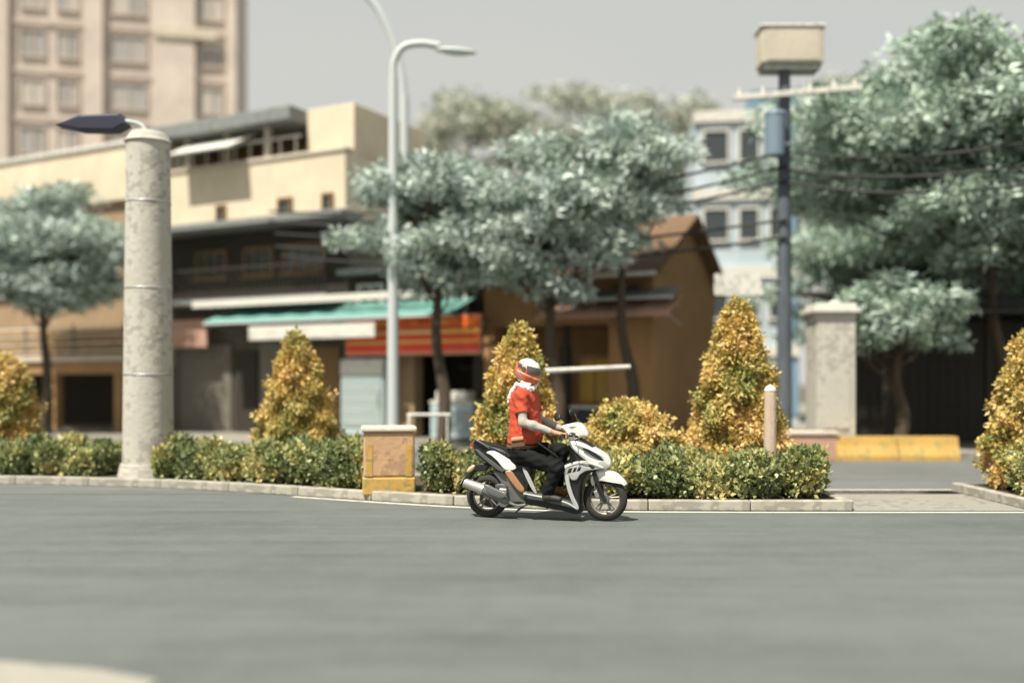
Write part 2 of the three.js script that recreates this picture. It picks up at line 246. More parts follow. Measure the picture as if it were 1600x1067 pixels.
// --- low shop wing with the long awning
{
  const a = onFront(540) + 0.004, b = onFront(752), o = a, t = frontThing('shop_building', 'low dark open shop with tan pillar under the red and orange signboard', 'shop', a);
  const y1 = upAt(650, 425);
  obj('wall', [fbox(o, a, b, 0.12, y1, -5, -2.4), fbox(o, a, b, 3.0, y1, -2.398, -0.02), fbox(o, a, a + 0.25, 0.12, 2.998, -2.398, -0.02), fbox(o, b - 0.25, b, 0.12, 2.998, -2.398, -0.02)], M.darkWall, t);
  obj('pillar', fbox(o, onFront(602), onFront(648), 0.12, 2.9, -0.4, 0.05, 0.02), M.tanWall, t);
  obj('roof', fbox(o, a + 0.01, b + 0.3, y1, y1 + 0.14, -5.1, 0.45, 0.02), M.slate, t);
  for (let i = 0; i < 3; i++) obj('shelf', fbox(o, onFront(655) + 0.02, b - 0.3, 0.7 + i * 0.65, 0.74 + i * 0.65, -2.39, -1.95), M.timber, t);
  windowOn(t, o, onFront(560), onFront(600), 3.35, y1 - 0.25, -0.018, 1); windowOn(t, o, onFront(660), onFront(730), 3.35, y1 - 0.25, -0.018, 2);
}
function awning(name, text, px0, px1, n0, n1, yHi, yLo, m, edgeMat, ribs, group) {
  const a = onFront(px0, n1), b = onFront(px1, n1), t = frontThing(name, text, 'awning', a, group);
  const th = 0.035, g = new THREE.BufferGeometry(), w = b - a, N = ribs;
  for (let i = 0; i < N; i++) {            // cloth between ribs, each panel a little slack
    const x0 = w * i / N + 0.004, x1 = w * (i + 1) / N - 0.004, pg = new THREE.BoxGeometry(x1 - x0, th, 1, 6, 1, 4); pg.translate((x0 + x1) / 2, 0, 0.5);
    const p = pg.attributes.position; for (let k = 0; k < p.count; k++) { const u = p.getZ(k), f = (p.getX(k) - x0) / (x1 - x0); p.setXYZ(k, p.getX(k), yHi - 0.12 + (yLo - yHi) * u + p.getY(k) - 0.05 * Math.sin(Math.PI * f) * Math.sin(Math.PI * u), n0 + (n1 - n0) * u); }
    pg.computeVertexNormals(); obj('canvas_panel', metreUV(pg), m, t);
  }
  obj('front_bar', box(-0.03, w + 0.03, yLo - 0.20, yLo - 0.14, n1 - 0.03, n1 + 0.03, 0.01), edgeMat, t);
  for (const x of [0.05, w / 2, w - 0.05]) obj('arm', rod([x, yLo - 0.35, n0], [x, yLo - 0.17, n1 - 0.02], 0.018), M.steel, t);
  return t;
}
{
  const t = frontThing('white_fascia', 'long white fascia strip above the teal awning on the frontage', 'fascia', onFront(300, 0.95), undefined);
  const a = onFront(300, 0.95), b = onFront(705, 0.95), y0 = upAt(480, 473, 0.95), y1 = upAt(480, 462, 0.95);
  obj('fascia_board', fbox(a, a, b, y0, y1, 0.91, 0.97, 0.01), M.white, t);
  for (let i = 0; i < 6; i++) { const s = a + 0.3 + (b - a - 0.6) * i / 5; obj('bracket', fbox(a, s - 0.03, s + 0.03, y0 + 0.02, y0 + 0.08, -0.02, 0.908), M.steel, t); }
}
awning('shop_awning', 'long teal canvas awning above the white signboard on the shopfronts', 318, 704, 0.0, 1.25, upAt(480, 478), upAt(480, 497, 1.25), M.teal, M.steelPaint, 9);
function board(name, text, px0, px1, n, yLo, yHi, faceMat, frameMat) {
  const a = onFront(px0, n), b = onFront(px1, n), t = frontThing(name, text, 'sign', a, undefined, n);
  obj('panel', box(0, b - a, yLo - 0.12, yHi - 0.12, -0.06, 0), frameMat, t);
  const g = new THREE.PlaneGeometry(b - a - 0.06, yHi - yLo - 0.06); g.translate((b - a) / 2, (yLo + yHi) / 2 - 0.12, 0.004); obj('print', g, faceMat, t);
  for (const x of [0.2, b - a - 0.2]) obj('bracket', box(x - 0.03, x + 0.03, yHi - 0.35, yHi - 0.29, -n + 0.002, -0.062), M.steel, t);
  return t;
}
{
  // the print of the red signboard: bands of red, orange and yellow, no line of it readable
  const cv = document.createElement('canvas'); cv.width = 1024; cv.height = 256; const c = cv.getContext('2d'), r = rng(31);
  c.fillStyle = '#dd4a1e'; c.fillRect(0, 0, 1024, 256);
  c.fillStyle = '#ee7a22'; c.fillRect(230, 8, 780, 70); c.fillStyle = '#c23a18'; c.fillRect(230, 66, 780, 12);
  c.fillStyle = '#e8bf5e'; c.fillRect(200, 92, 824, 26); c.fillStyle = '#e7d9ae'; c.fillRect(330, 96, 420, 16);
  c.fillStyle = '#dc4418'; c.fillRect(0, 122, 1024, 38); c.fillStyle = '#f2b04a'; c.fillRect(0, 160, 1024, 22); c.fillStyle = '#e8c273'; c.fillRect(60, 164, 700, 12);
  c.fillStyle = '#e0472a'; c.fillRect(0, 184, 1024, 52); c.fillStyle = '#ee8f78'; c.fillRect(0, 238, 1024, 18);
  for (let i = 0; i < 5; i++) { c.fillStyle = ['#e6b54a', '#d1502a', '#b92f12'][i % 3]; const x = 260 + i * 150; c.fillRect(x, 20 + (i % 2) * 6, 70 + r() * 40, 26); }
  const tx = new THREE.CanvasTexture(cv); tx.colorSpace = THREE.SRGBColorSpace;
  board('red_signboard', 'wide red and orange signboard with yellow bands over the open shop', 540, 752, 0.7, upAt(645, 555, 0.7), upAt(645, 494, 0.7), new THREE.MeshStandardMaterial({ map: tx, roughness: 0.55 }), M.salmon);
  board('white_signboard', 'blank white signboard under the teal awning, left of the red signboard', 388, 585, 1.3, upAt(480, 529, 1.3), upAt(480, 507, 1.3), M.white, M.white);
  board('salmon_signboard', 'small salmon pink signboard beside the concrete pillar, left of the white signboard', 247, 322, 0.5, upAt(285, 543, 0.5), upAt(285, 500, 0.5), M.salmon, M.salmon);
}
// --- left building with a railed balcony over a dark ground floor
{
  const a = onFront(-260), b = onFront(258), o = a, t = frontThing('corner_building', 'cream building at left edge with a railed balcony over a dark ground floor', 'building', a);
  const yTop = upAt(120, 240), yCor = upAt(120, 322), yBal = upAt(120, 556, 1.6), yRail = upAt(120, 512, 1.6);
  obj('wall', [fbox(o, a, b, yBal, yCor, -6, -0.1), fbox(o, a, b, 0.12, yBal - 0.002, -6, -3)], M.tanWall, t);
  obj('parapet', fbox(o, a, b, yCor, yTop, -6, 0.1, 0.03), M.cream, t);
  obj('coping', fbox(o, a, b + 0.08, yTop, yTop + 0.14, -0.35, 0.18, 0.02), M.white, t);
  for (const px of [-120, -20, 60, 140]) windowOn(t, o, onFront(px), onFront(px + 44), 4.6, 6.3, -0.098, 1);
  obj('balcony_slab', fbox(o, a, onFront(190, 1.6), yBal - 0.16, yBal, -0.1, 1.62, 0.02), M.creamPale, t);
  obj('beam', fbox(o, a, onFront(190, 1.5), yBal - 0.55, yBal - 0.165, 1.2, 1.5, 0.02), M.brownWall, t);
  const r0 = a, r1 = onFront(190, 1.6);
  for (let i = 0; i < 4; i++) { const y = yBal + 0.12 + (yRail - yBal - 0.14) * i / 3; obj('rail', fbox(o, r0, r1, y, y + 0.05, 1.53, 1.58), M.white, t); }
  for (let i = 0; i <= 8; i++) { const s = r0 + (r1 - r0 - 0.06) * i / 8; obj('rail_post', fbox(o, s, s + 0.06, yBal, yRail + 0.1, 1.46, 1.525), M.timber, t); }
  obj('balcony_panel', fbox(o, r0, r1, yBal + 0.01, yRail - 0.05, 1.38, 1.42), M.amber, t);
  for (const px of [-150, -40, 88, 188]) { const s = onFront(px, 1.35); obj('column', fbox(o, s - 0.16, s + 0.12, 0.12, yBal - 0.552, 1.2, 1.48, 0.02), M.brownWall, t); }
  obj('shutter', fbox(o, a + 0.1, b - 0.1, 0.122, yBal - 0.3, -2.998, -2.9), M.timberDark, t);
}
// --- tall pinkish block far behind
{
  const yaw = 0.2, D = 66, x1 = (368 - 800) / FOCAL * D, t = thing('apartment_tower', 'tall pale pink apartment tower behind the cream buildings at upper left', 'building', [x1, 0, -D], yaw);
  const Wd = 26, Ht = 36;
  obj('wall', box(-Wd, 0, 0, Ht, -12, -0.3), M.pinkWall, t);
  obj('pier', [box(-5.2, -2.6, 0, Ht, -0.3, 0.15), box(-9.4, -8.3, 0, Ht, -0.3, 0.2), box(-17, -14, 0, Ht, -0.3, 0.1), box(-0.6, 0, 0, Ht, -0.3, 0.1)], wall(0.72, 0.625, 0.55), t);
  const storey = 3.1;
  for (let f = 3; f < 11; f++) {
    obj('floor_band', box(-Wd, -0.61, f * storey - 0.2, f * storey + 0.12, -0.299, -0.16), M.pinkDark, t);
    for (const [xa, xb] of [[-2.4, -0.8], [-7.9, -5.6], [-13.4, -11.8], [-11.2, -9.8], [-20, -17.6]]) {
      const y0 = f * storey + 0.85, y1 = f * storey + 2.5; const w = obj('window', [box(xa, xb, y1, y1 + 0.08, -0.299, -0.15), box(xa, xb, y0 - 0.1, y0, -0.299, -0.12), box(xa, xa + 0.08, y0, y1, -0.299, -0.18), box(xb - 0.08, xb, y0, y1, -0.299, -0.18), box((xa + xb) / 2 - 0.04, (xa + xb) / 2 + 0.04, y0, y1, -0.299, -0.2)], M.pinkDark, t);
      obj('pane', box(xa + 0.08, (xa + xb) / 2 - 0.04, y0, y1, -0.298, -0.26), M.panesFar[(f * 7 + Math.round(xa * 3.3) + 400) % 4], w); obj('pane', box((xa + xb) / 2 + 0.04, xb - 0.08, y0, y1, -0.298, -0.26), M.panesFar[(f * 5 + Math.round(xb * 2.7) + 400) % 4], w);
    }
  }
  obj('panel', box(-5.1, -1.2, 24.2, 24.9, 0.152, 0.3), M.creamPale, t);
}
// --- brown shop house behind the rider
{
  const a = onFront(756) , b = onFront(1020), o = a, t = frontThing('brown_building', 'brown shop house with pitched roof and salmon awning behind the rider', 'building', a);
  const yE = upAt(950, 425), yR = upAt(1050, 338, -2.6);
  obj('wall', [fbox(o, a, b, 3.0, yE, -5, 0), fbox(o, a, b, 0.12, 2.998, -5, -1.6), fbox(o, a, a + 0.3, 0.12, 2.998, -1.598, 0), fbox(o, b - 1.1, b, 0.12, 2.998, -1.598, 0)], M.brownWall, t);
  { const L = b - a, sh = new THREE.Shape([new THREE.Vector2(0.55, yE - 0.2), new THREE.Vector2(0.55, yE - 0.08), new THREE.Vector2(-2.6, yR), new THREE.Vector2(-5.6, yE - 0.08), new THREE.Vector2(-5.6, yE - 0.2), new THREE.Vector2(-2.6, yR - 0.14)]);
    const g = new THREE.ExtrudeGeometry(sh, { depth: L + 0.6, bevelEnabled: false }); g.rotateY(-Math.PI / 2); g.translate(L + 0.3, -0.12, 0); g.scale(1, 1, 1);
    obj('roof', metreUV(g), wall(0.17, 0.10, 0.055), t);
    const gb = new THREE.ExtrudeGeometry(new THREE.Shape([new THREE.Vector2(0, yE - 0.001), new THREE.Vector2(-2.6, yR - 0.16), new THREE.Vector2(-5, yE - 0.001)]), { depth: 0.2, bevelEnabled: false }); gb.rotateY(-Math.PI / 2); gb.translate(L - 0.02, -0.12, 0); obj('gable', metreUV(gb), M.brownWall, t); }
  obj('gutter', fbox(o, a - 0.2, b + 0.3, yE - 0.2, yE - 0.1, 0.56, 0.68, 0.02), M.white, t);
  for (const [x0, x1] of [[845, 895], [955, 1005]]) windowOn(t, o, onFront(x0), onFront(x1), yE - 0.98, yE - 0.3, 0.002, 1, M.timber);
  { const s0 = onFront(895), s1 = onFront(1000); const p = obj('counter', fbox(o, s0, s1, 0.12, 0.95, -0.75, -0.12), M.navy, t); obj('counter_top', fbox(o, s0 - 0.1, s1 + 0.1, 0.95, 1.02, -0.8, -0.02, 0.015), M.white, p);
    for (let i = 0; i < 4; i++) { const w = (s1 - s0) / 4; obj('panel', fbox(o, s0 + w * i + 0.015, s0 + w * (i + 1) - 0.015, 1.1, 2.15, -0.4, -0.34, 0.02), M.gold, t); } 
    obj('top_rail', fbox(o, s0 - 0.1, s1 + 0.1, 2.152, 2.26, -0.42, -0.3), M.timber, t); obj('bottom_rail', fbox(o, s0 - 0.1, s1 + 0.1, 1.022, 1.098, -0.42, -0.3), M.timber, t); }
  obj('door', fbox(o, onFront(862), onFront(880), 0.122, 2.5, -0.5, -0.44), M.timberDark, t);
  for (const px of [884, 1004]) { const s = onFront(px, -0.1); obj('post', fbox(o, s - 0.08, s + 0.08, 0.12, 2.998, -0.2, -0.02, 0.01), M.timberDark, t); }
}
awning('shop_awning', 'faded salmon awning on the brown shop house above the gold panels', 838, 1045, 0.02, 1.0, upAt(950, 468), upAt(950, 490, 1.0), M.salmon, M.salmon, 5);
awning('shop_awning', 'slim grey awning high on the right half of the brown shop house', 890, 1050, 0.02, 0.7, upAt(1000, 452), upAt(1000, 462, 0.7), M.slate, M.steelPaint, 4);
// --- pale blue building at the back, behind the utility pole
{
  const D = 37, x0 = (1085 - 800) / FOCAL * D, x1 = (1245 - 800) / FOCAL * D, w = x1 - x0, t = thing('blue_building', 'narrow pale blue building standing back behind the utility pole', 'building', [x0, 0.12, -D], -0.12);
  const H = 11.6; obj('wall', box(0, w, 0, H, -6, -0.1), M.paleBlue, t); obj('stair_tower', box(w * 0.55, w, H, H + 0.7, -3, -0.1), M.blueDeep, t);
  for (let f = 0; f < 4; f++) {
    const y = f * 2.9; obj('floor_band', box(-0.06, w + 0.06, y + 2.45, y + 2.85, -0.099, 0.06), M.white, t);
    for (const [a, b] of [[0.3, 1.3], [1.6, 2.4], [2.7, 3.3]]) { const wd = obj('window', [box(a, b, y + 2.1, y + 2.18, -0.099, 0.0), box(a, b, y + 0.9, y + 0.98, -0.099, 0.03), box(a, a + 0.07, y + 0.98, y + 2.1, -0.099, 0), box(b - 0.07, b, y + 0.98, y + 2.1, -0.099, 0)], M.white, t); obj('pane', box(a + 0.07, b - 0.07, y + 0.98, y + 2.1, -0.098, -0.06), M.glass, wd); }
    for (let k = 0; k < 1; k++) obj('panel', box(w - 0.32, w - 0.02, y + 0.3, y + 2.4, -0.099, -0.03), M.blueDeep, t);
  }
}
// --- added shed, its near-black colour painting the shade under the big tree at right
{
  const D = 24.2, x0 = (1345 - 800) / FOCAL * D, t = thing('added_shade_shed', 'added shed coloured near black for the deep shade under the big tree at right', 'shed', [x0, 0.12, -D], 0.1);
  const w = 8, h = 3.0;
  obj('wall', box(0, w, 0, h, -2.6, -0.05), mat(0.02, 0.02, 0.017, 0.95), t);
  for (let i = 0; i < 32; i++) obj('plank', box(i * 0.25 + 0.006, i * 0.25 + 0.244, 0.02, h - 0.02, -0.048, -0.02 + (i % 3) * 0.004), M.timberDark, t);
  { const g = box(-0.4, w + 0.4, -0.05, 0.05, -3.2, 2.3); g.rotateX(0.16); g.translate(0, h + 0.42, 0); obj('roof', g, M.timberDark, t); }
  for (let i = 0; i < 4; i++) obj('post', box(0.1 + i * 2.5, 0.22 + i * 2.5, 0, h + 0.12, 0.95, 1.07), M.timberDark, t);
}
// ------------------------------------------------------------------ trees, shrubs, hedges
const leafMat = (r, g, b, rough = 0.5, tr = 0.3) => new THREE.MeshPhysicalMaterial({ color: new THREE.Color(r, g, b), roughness: rough, transmission: tr, thickness: 0, side: THREE.DoubleSide, specularIntensity: 1 });
function leafGeo(n, len, wid, spread, seed) {          // a sprig: n bent leaves round a point
  const r = rng(seed), pos = [], idx = [];
  for (let i = 0; i < n; i++) {
    const d = V(r() - 0.5, r() - 0.35, r() - 0.5).normalize(), side = V(r() - 0.5, r() - 0.5, r() - 0.5).cross(d).normalize(), nor = d.clone().cross(side), base = d.clone().multiplyScalar(spread * r()), l = len * (0.7 + 0.6 * r()), w = wid * (0.8 + 0.4 * r());
    const at = (t, s, b) => base.clone().addScaledVector(d, l * t).addScaledVector(side, s * w).addScaledVector(nor, b * l), k = pos.length / 3;
    for (const p of [at(0, 0, 0), at(0.45, -0.5, 0.06), at(0.45, 0.5, 0.06), at(0.45, 0, 0), at(1, 0, -0.12)]) pos.push(p.x, p.y, p.z);
    idx.push(k, k + 3, k + 1, k, k + 2, k + 3, k + 1, k + 3, k + 4, k + 3, k + 2, k + 4);
  }
  const g = new THREE.BufferGeometry(); g.setAttribute('position', new THREE.Float32BufferAttribute(pos, 3)); g.setAttribute('uv', new THREE.Float32BufferAttribute(new Float32Array(pos.length / 3 * 2), 2)); g.setIndex(idx); g.computeVertexNormals(); return g;
}
function foliage(name, geo, material, points, scale, tints, seed, parent) {
  const r = rng(seed), m = new THREE.InstancedMesh(geo, material, points.length), q = new THREE.Quaternion(), e = new THREE.Euler(), x = new THREE.Matrix4(), c = new THREE.Color();
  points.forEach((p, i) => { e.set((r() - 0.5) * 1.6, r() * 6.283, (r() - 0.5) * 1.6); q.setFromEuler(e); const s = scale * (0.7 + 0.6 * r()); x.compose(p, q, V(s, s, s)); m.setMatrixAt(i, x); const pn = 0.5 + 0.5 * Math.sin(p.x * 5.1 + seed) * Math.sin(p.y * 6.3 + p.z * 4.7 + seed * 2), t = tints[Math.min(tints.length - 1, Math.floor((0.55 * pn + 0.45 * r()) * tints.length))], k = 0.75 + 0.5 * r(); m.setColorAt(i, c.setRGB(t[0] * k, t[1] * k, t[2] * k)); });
  m.name = name; m.userData.kind = 'stuff'; m.castShadow = m.receiveShadow = true; parent.add(m); return m;
}
const LEAF = leafGeo(7, 0.20, 0.085, 0.14, 11), SPRIG = leafGeo(7, 0.075, 0.04, 0.06, 12), SMALL = leafGeo(8, 0.06, 0.035, 0.05, 13);
const leafTree = leafMat(0.51, 0.60, 0.575, 0.48, 0.4), leafDark = leafMat(0.44, 0.55, 0.495, 0.48, 0.35);
const leafGold = leafMat(0.62, 0.49, 0.18, 0.55, 0.3), leafHedge = leafMat(0.44, 0.415, 0.20, 0.5, 0.25);
const SAGE = [[0.75, 0.8, 0.75], [1, 1, 1], [1.2, 1.15, 1.1], [0.55, 0.6, 0.5], [1.35, 1.3, 1.2]];
// clumps: [x, y, z, radius]; the leaves sit mostly in the outer half of each clump
function clumpPoints(clumps, per, seed, flat = 0.36) {
  const r = rng(seed), out = [];
  for (const [x, y, z, R] of clumps) { const n = Math.round(per * R * R), tx = (r() - 0.5) * 0.5, tz = (r() - 0.5) * 0.5; for (let i = 0; i < n; i++) { const d = V(r() * 2 - 1, r() * 2 - 1, r() * 2 - 1); if (d.lengthSq() > 1) { i--; continue; } d.normalize().multiplyScalar(R * (0.25 + 0.95 * Math.pow(r(), 0.6))); out.push(V(x + d.x * 1.25, y + d.y * flat + d.x * tx - 0.12 * d.x * d.x / R, z + d.z * 1.15 + d.y * tz)); } }
  return out;
}
// limbs leave the trunk at several heights and carry flat, layered sprays of leaves
function tree(text, [x, y, z], trunkH, crown, clumpN, clumpR, per, seed, group, m = leafTree, tints = SAGE, lean = 0, name = 'street_tree') {
  const r = rng(seed), t = thing(name, text, 'tree', [x, y, z], 0, group), [cy, rx, ry, rz] = crown, clumps = [], limbs = [];
  for (let i = 0; i < clumpN; i++) { let d; do d = V(r() * 2 - 1, r() * 2 - 1, r() * 2 - 1); while (d.lengthSq() > 1 || d.lengthSq() < 0.1); if (r() < 0.3) d.multiplyScalar(1.18); clumps.push([lean + d.x * rx, cy + d.y * ry, d.z * rz, clumpR * (0.45 + 1.0 * r())]); }
  const spine = new THREE.CatmullRomCurve3([V(0, -0.1, 0), V(0.08, trunkH * 0.45, 0.04), V(lean * 0.5 - 0.06, trunkH, 0), V(lean + 0.1, cy, 0.05), V(lean, cy + ry * 0.7, 0)]), g = new THREE.TubeGeometry(spine, 22, 0.15, 9), p = g.attributes.position;
  for (let i = 0; i <= 22; i++) { const o = spine.getPointAt(i / 22), k = (i === 0 ? 1.5 : 1.12) - 0.98 * i / 22; for (let j = 0; j <= 9; j++) { const n = i * 10 + j, q = k * (1 + 0.1 * Math.sin(j * 2.1 + i)); p.setXYZ(n, o.x + (p.getX(n) - o.x) * q, o.y + (p.getY(n) - o.y) * q, o.z + (p.getZ(n) - o.z) * q); } } g.computeVertexNormals();
  obj('trunk', g, M.bark, t);
  for (const c of clumps) { const f = Math.min(0.97, Math.max(trunkH / (cy + ry) * 0.8, (c[1] - 0.5 - 0.5 * r()) / (cy + ry * 0.75))), a = spine.getPointAt(Math.max(0.25, Math.min(0.97, f))), b = V(c[0], c[1], c[2]), mid = a.clone().lerp(b, 0.55).add(V((r() - 0.5) * 0.3, -0.08 - 0.2 * r(), (r() - 0.5) * 0.3)); limbs.push(new THREE.TubeGeometry(new THREE.CatmullRomCurve3([a, mid, b, b.clone().add(V((b.x - a.x) * 0.15, 0.06, (b.z - a.z) * 0.15))]), 7, 0.018 + 0.03 * r(), 5)); }
  obj('limbs', limbs, M.bark, t).userData.kind = 'stuff';
  foliage('crown', LEAF, m, clumpPoints(clumps, per, seed + 1), 0.95, tints, seed + 2, t);
  return t;
}
const X = (px, D) => (px - 800) / FOCAL * D, Y = (py, D) => EYE + (600 - py) / FOCAL * D;
{
  // three street trees in front of the shops
  const A = 22.0, B = 21.6, C = 22.0;
  tree('street tree with loose pale crown above the red signboard', [X(690, A), 0.12, -A], 2.3, [Y(345, A) - 0.12, 1.6, 1.75, 1.2], 42, 0.52, 230, 101, undefined, leafTree, SAGE, -0.1);
  tree('street tree with dark gaps in its crown, in front of the brown shop roof', [X(868, B), 0.12, -B], 2.3, [Y(335, B) - 0.12, 1.7, 1.85, 1.2], 46, 0.52, 230, 202, undefined, leafTree, SAGE, -0.1);
  tree('street tree with a wide pale crown just left of the utility pole', [X(985, C), 0.12, -C], 2.7, [Y(290, C) - 0.12, 1.05, 1.2, 1.1], 27, 0.52, 230, 303, undefined, leafTree, SAGE, -0.25);
  // big tree over the right side
  tree('large dense tree overhanging the added near black shed at the right edge', [X(1570, 22.6), 0.12, -22.6], 3.0, [Y(215, 21.6) - 0.12, 4.0, 2.6, 2.7], 135, 0.82, 175, 404, undefined, leafDark, SAGE, -0.4, 'large_tree');
  tree('dark bushy tree filling the space behind the added shed roof', [X(1500, 28.5), 0.12, -28.5], 2.0, [Y(440, 28.5) - 0.12, 5.0, 2.1, 1.6], 90, 0.95, 150, 454, undefined, leafDark, SAGE, 0, 'bushy_tree');
  tree('small leafy tree under the large tree, right of the concrete gate pillar', [X(1405, 21.5), 0.12, -21.5], 1.6, [Y(488, 21.5) - 0.12, 1.3, 0.75, 0.7], 22, 0.42, 230, 505, undefined, leafDark, SAGE, 0, 'small_tree');
  // left
  tree('rounded pale green tree in front of the railed balcony at left edge', [X(70, 28.4), 0.12, -28.4], 3.2, [Y(392, 28.4) - 0.12, 2.3, 1.6, 1.3], 54, 0.66, 200, 606, undefined);
  // behind the roofs
  let k = 0; const far3 = 'hazy tree tops behind the brown building roof';
  for (const [px, py, D, rx, ry, text] of [[730, 235, 44, 2.6, 2.6, 'distant tree behind the first street tree, right of the cream penthouse'], [905, 225, 46, 3.0, 2.5, 'distant tree showing above the brown building roof'], [1065, 235, 47, 2.6, 2.6, 'distant tree left of the pale blue building'], [1330, 240, 42, 3.2, 3.2, 'distant tree between the pale blue building and the large tree']]) {
    const cy = Y(py, D); tree(text, [X(px, D), 0, -D], cy - 2, [cy, rx, ry, 2], 40, 0.95, 80, 700 + 11 * k++, 'trees behind the roofs', leafMat(0.50, 0.53, 0.47, 0.5, 0.3), SAGE, 0, 'distant_tree');
  }
}
// golden shrubs clipped to cones, standing in the median
function coneShrub(text, px, D, hgt, rad, seed, dome = 0.0, group, y0 = 0.11) {
  const r = rng(seed), t = thing('golden_shrub', text, 'shrub', [X(px, D), y0, -D], 0, group), pts = [], area = rad * hgt, n = Math.round(3300 * area);
  const prof = (v) => dome ? Math.pow(Math.max(0, 1 - Math.pow(v, 2.4)), 0.5) : Math.min(1, 0.72 + v * 1.6) * Math.pow(1 - v * 0.985, 0.62);
  while (pts.length < n) { const v = r() * 1.0, R = rad * prof(v); if (r() > (R + 0.08) / rad) continue; const a = r() * 6.283, wob = 1 + 0.19 * Math.sin(a * 5 + v * 19 + seed) + 0.14 * Math.sin(a * 3 - v * 31), k = 0.72 + 0.3 * r(); pts.push(V(Math.cos(a) * R * k * wob, 0.08 + v * hgt * (0.97 + 0.05 * r()), Math.sin(a) * R * k * wob)); }
  obj('stem', [rod([0, -0.05, 0], [0, hgt * 0.85, 0], 0.035, 0.012, 7), rod([0, 0.2, 0], [rad * 0.5, hgt * 0.45, 0.1], 0.02, 0.008, 6), rod([0, 0.25, 0], [-rad * 0.5, hgt * 0.42, -0.1], 0.02, 0.008, 6)], M.bark, t);
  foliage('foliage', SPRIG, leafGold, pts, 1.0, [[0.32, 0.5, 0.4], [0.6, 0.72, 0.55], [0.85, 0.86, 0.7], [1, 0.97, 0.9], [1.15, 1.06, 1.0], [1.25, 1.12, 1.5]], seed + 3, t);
  return t;
}
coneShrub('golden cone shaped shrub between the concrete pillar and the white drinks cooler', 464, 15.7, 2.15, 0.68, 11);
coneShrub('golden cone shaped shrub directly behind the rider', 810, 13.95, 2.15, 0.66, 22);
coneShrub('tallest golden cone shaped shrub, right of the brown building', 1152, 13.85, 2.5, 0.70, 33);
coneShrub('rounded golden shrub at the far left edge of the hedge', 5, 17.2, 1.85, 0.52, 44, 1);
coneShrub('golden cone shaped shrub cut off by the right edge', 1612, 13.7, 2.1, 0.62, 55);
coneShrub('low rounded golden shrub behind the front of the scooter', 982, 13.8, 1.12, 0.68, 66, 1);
// hedges: long low beds along the kerb, each with ragged top
function hedge(text, x0, x1, hgt, dep, seed, along) {
  const r = rng(seed), N = 10, L = []; for (let i = 0; i <= N; i++) { const x = x0 + (x1 - x0) * i / N; L.push([x, along(x)]); }
  const t = thing('hedge', text, 'hedge', [(x0 + x1) / 2, 0.11, -along((x0 + x1) / 2)], 0, undefined), c = t.position, len = Math.hypot(x1 - x0, along(x1) - along(x0)), n = Math.round(len * 3300 * hgt), pts = [];
  const lump = [], LN = Math.round(len * 5); for (let i = 0; i < LN; i++) lump.push([x0 + (x1 - x0) * (i + r()) / LN, ((i % 3) / 2 - 0.5) * dep * 0.75 + (r() - 0.5) * 0.15, hgt * (0.52 + 0.42 * r()), 0.2 + 0.2 * r()]);
  while (pts.length < n) {
    const l = lump[Math.floor(r() * lump.length)], d = V(r() * 2 - 1, r() * 2 - 1, r() * 2 - 1); if (d.lengthSq() > 1) continue; d.normalize().multiplyScalar(l[3] * (0.6 + 0.4 * r()));
    const x = Math.min(x1, Math.max(x0, l[0] + d.x)), y = r() < 0.26 ? 0.05 + r() * hgt * 0.6 : l[2] - l[3] * 0.75 + d.y, zz = l[1] + d.z; if (y < 0.02) continue;
    pts.push(V(x - c.x, y, -(along(x) + zz) - c.z));
  }
  const stems = []; for (let i = 0; i < len * 7; i++) { const x = x0 + (x1 - x0) * r(), z = -(along(x) + (r() - 0.5) * dep * 0.6) - c.z; stems.push(rod([x - c.x, -0.03, z], [x - c.x + (r() - 0.5) * 0.2, hgt * 0.8, z + (r() - 0.5) * 0.2], 0.012, 0.005, 5)); }
  const s = obj('stems', stems, M.bark, t); s.userData.kind = 'stuff';
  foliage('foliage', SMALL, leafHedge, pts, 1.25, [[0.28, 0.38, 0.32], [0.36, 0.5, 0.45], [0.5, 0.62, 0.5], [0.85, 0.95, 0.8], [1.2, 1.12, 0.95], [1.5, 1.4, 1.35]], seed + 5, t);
}
const edgeD = (x) => { for (let i = 0; i < nearEdge.length - 1; i++) if (x <= nearEdge[i + 1][0]) { const [a, b] = [nearEdge[i], nearEdge[i + 1]]; return a[1] + (b[1] - a[1]) * (x - a[0]) / (b[0] - a[0]); } return 12.1; };
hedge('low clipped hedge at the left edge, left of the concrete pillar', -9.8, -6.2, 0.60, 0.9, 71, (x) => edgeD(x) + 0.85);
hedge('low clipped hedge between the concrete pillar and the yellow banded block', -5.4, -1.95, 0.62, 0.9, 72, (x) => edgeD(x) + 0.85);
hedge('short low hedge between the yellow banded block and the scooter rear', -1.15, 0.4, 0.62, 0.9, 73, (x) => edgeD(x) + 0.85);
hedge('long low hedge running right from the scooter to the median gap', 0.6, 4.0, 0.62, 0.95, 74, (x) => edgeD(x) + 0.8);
hedge('low hedge at the right edge beyond the median gap', 6.6, 8.8, 0.6, 0.9, 75, () => 12.95);
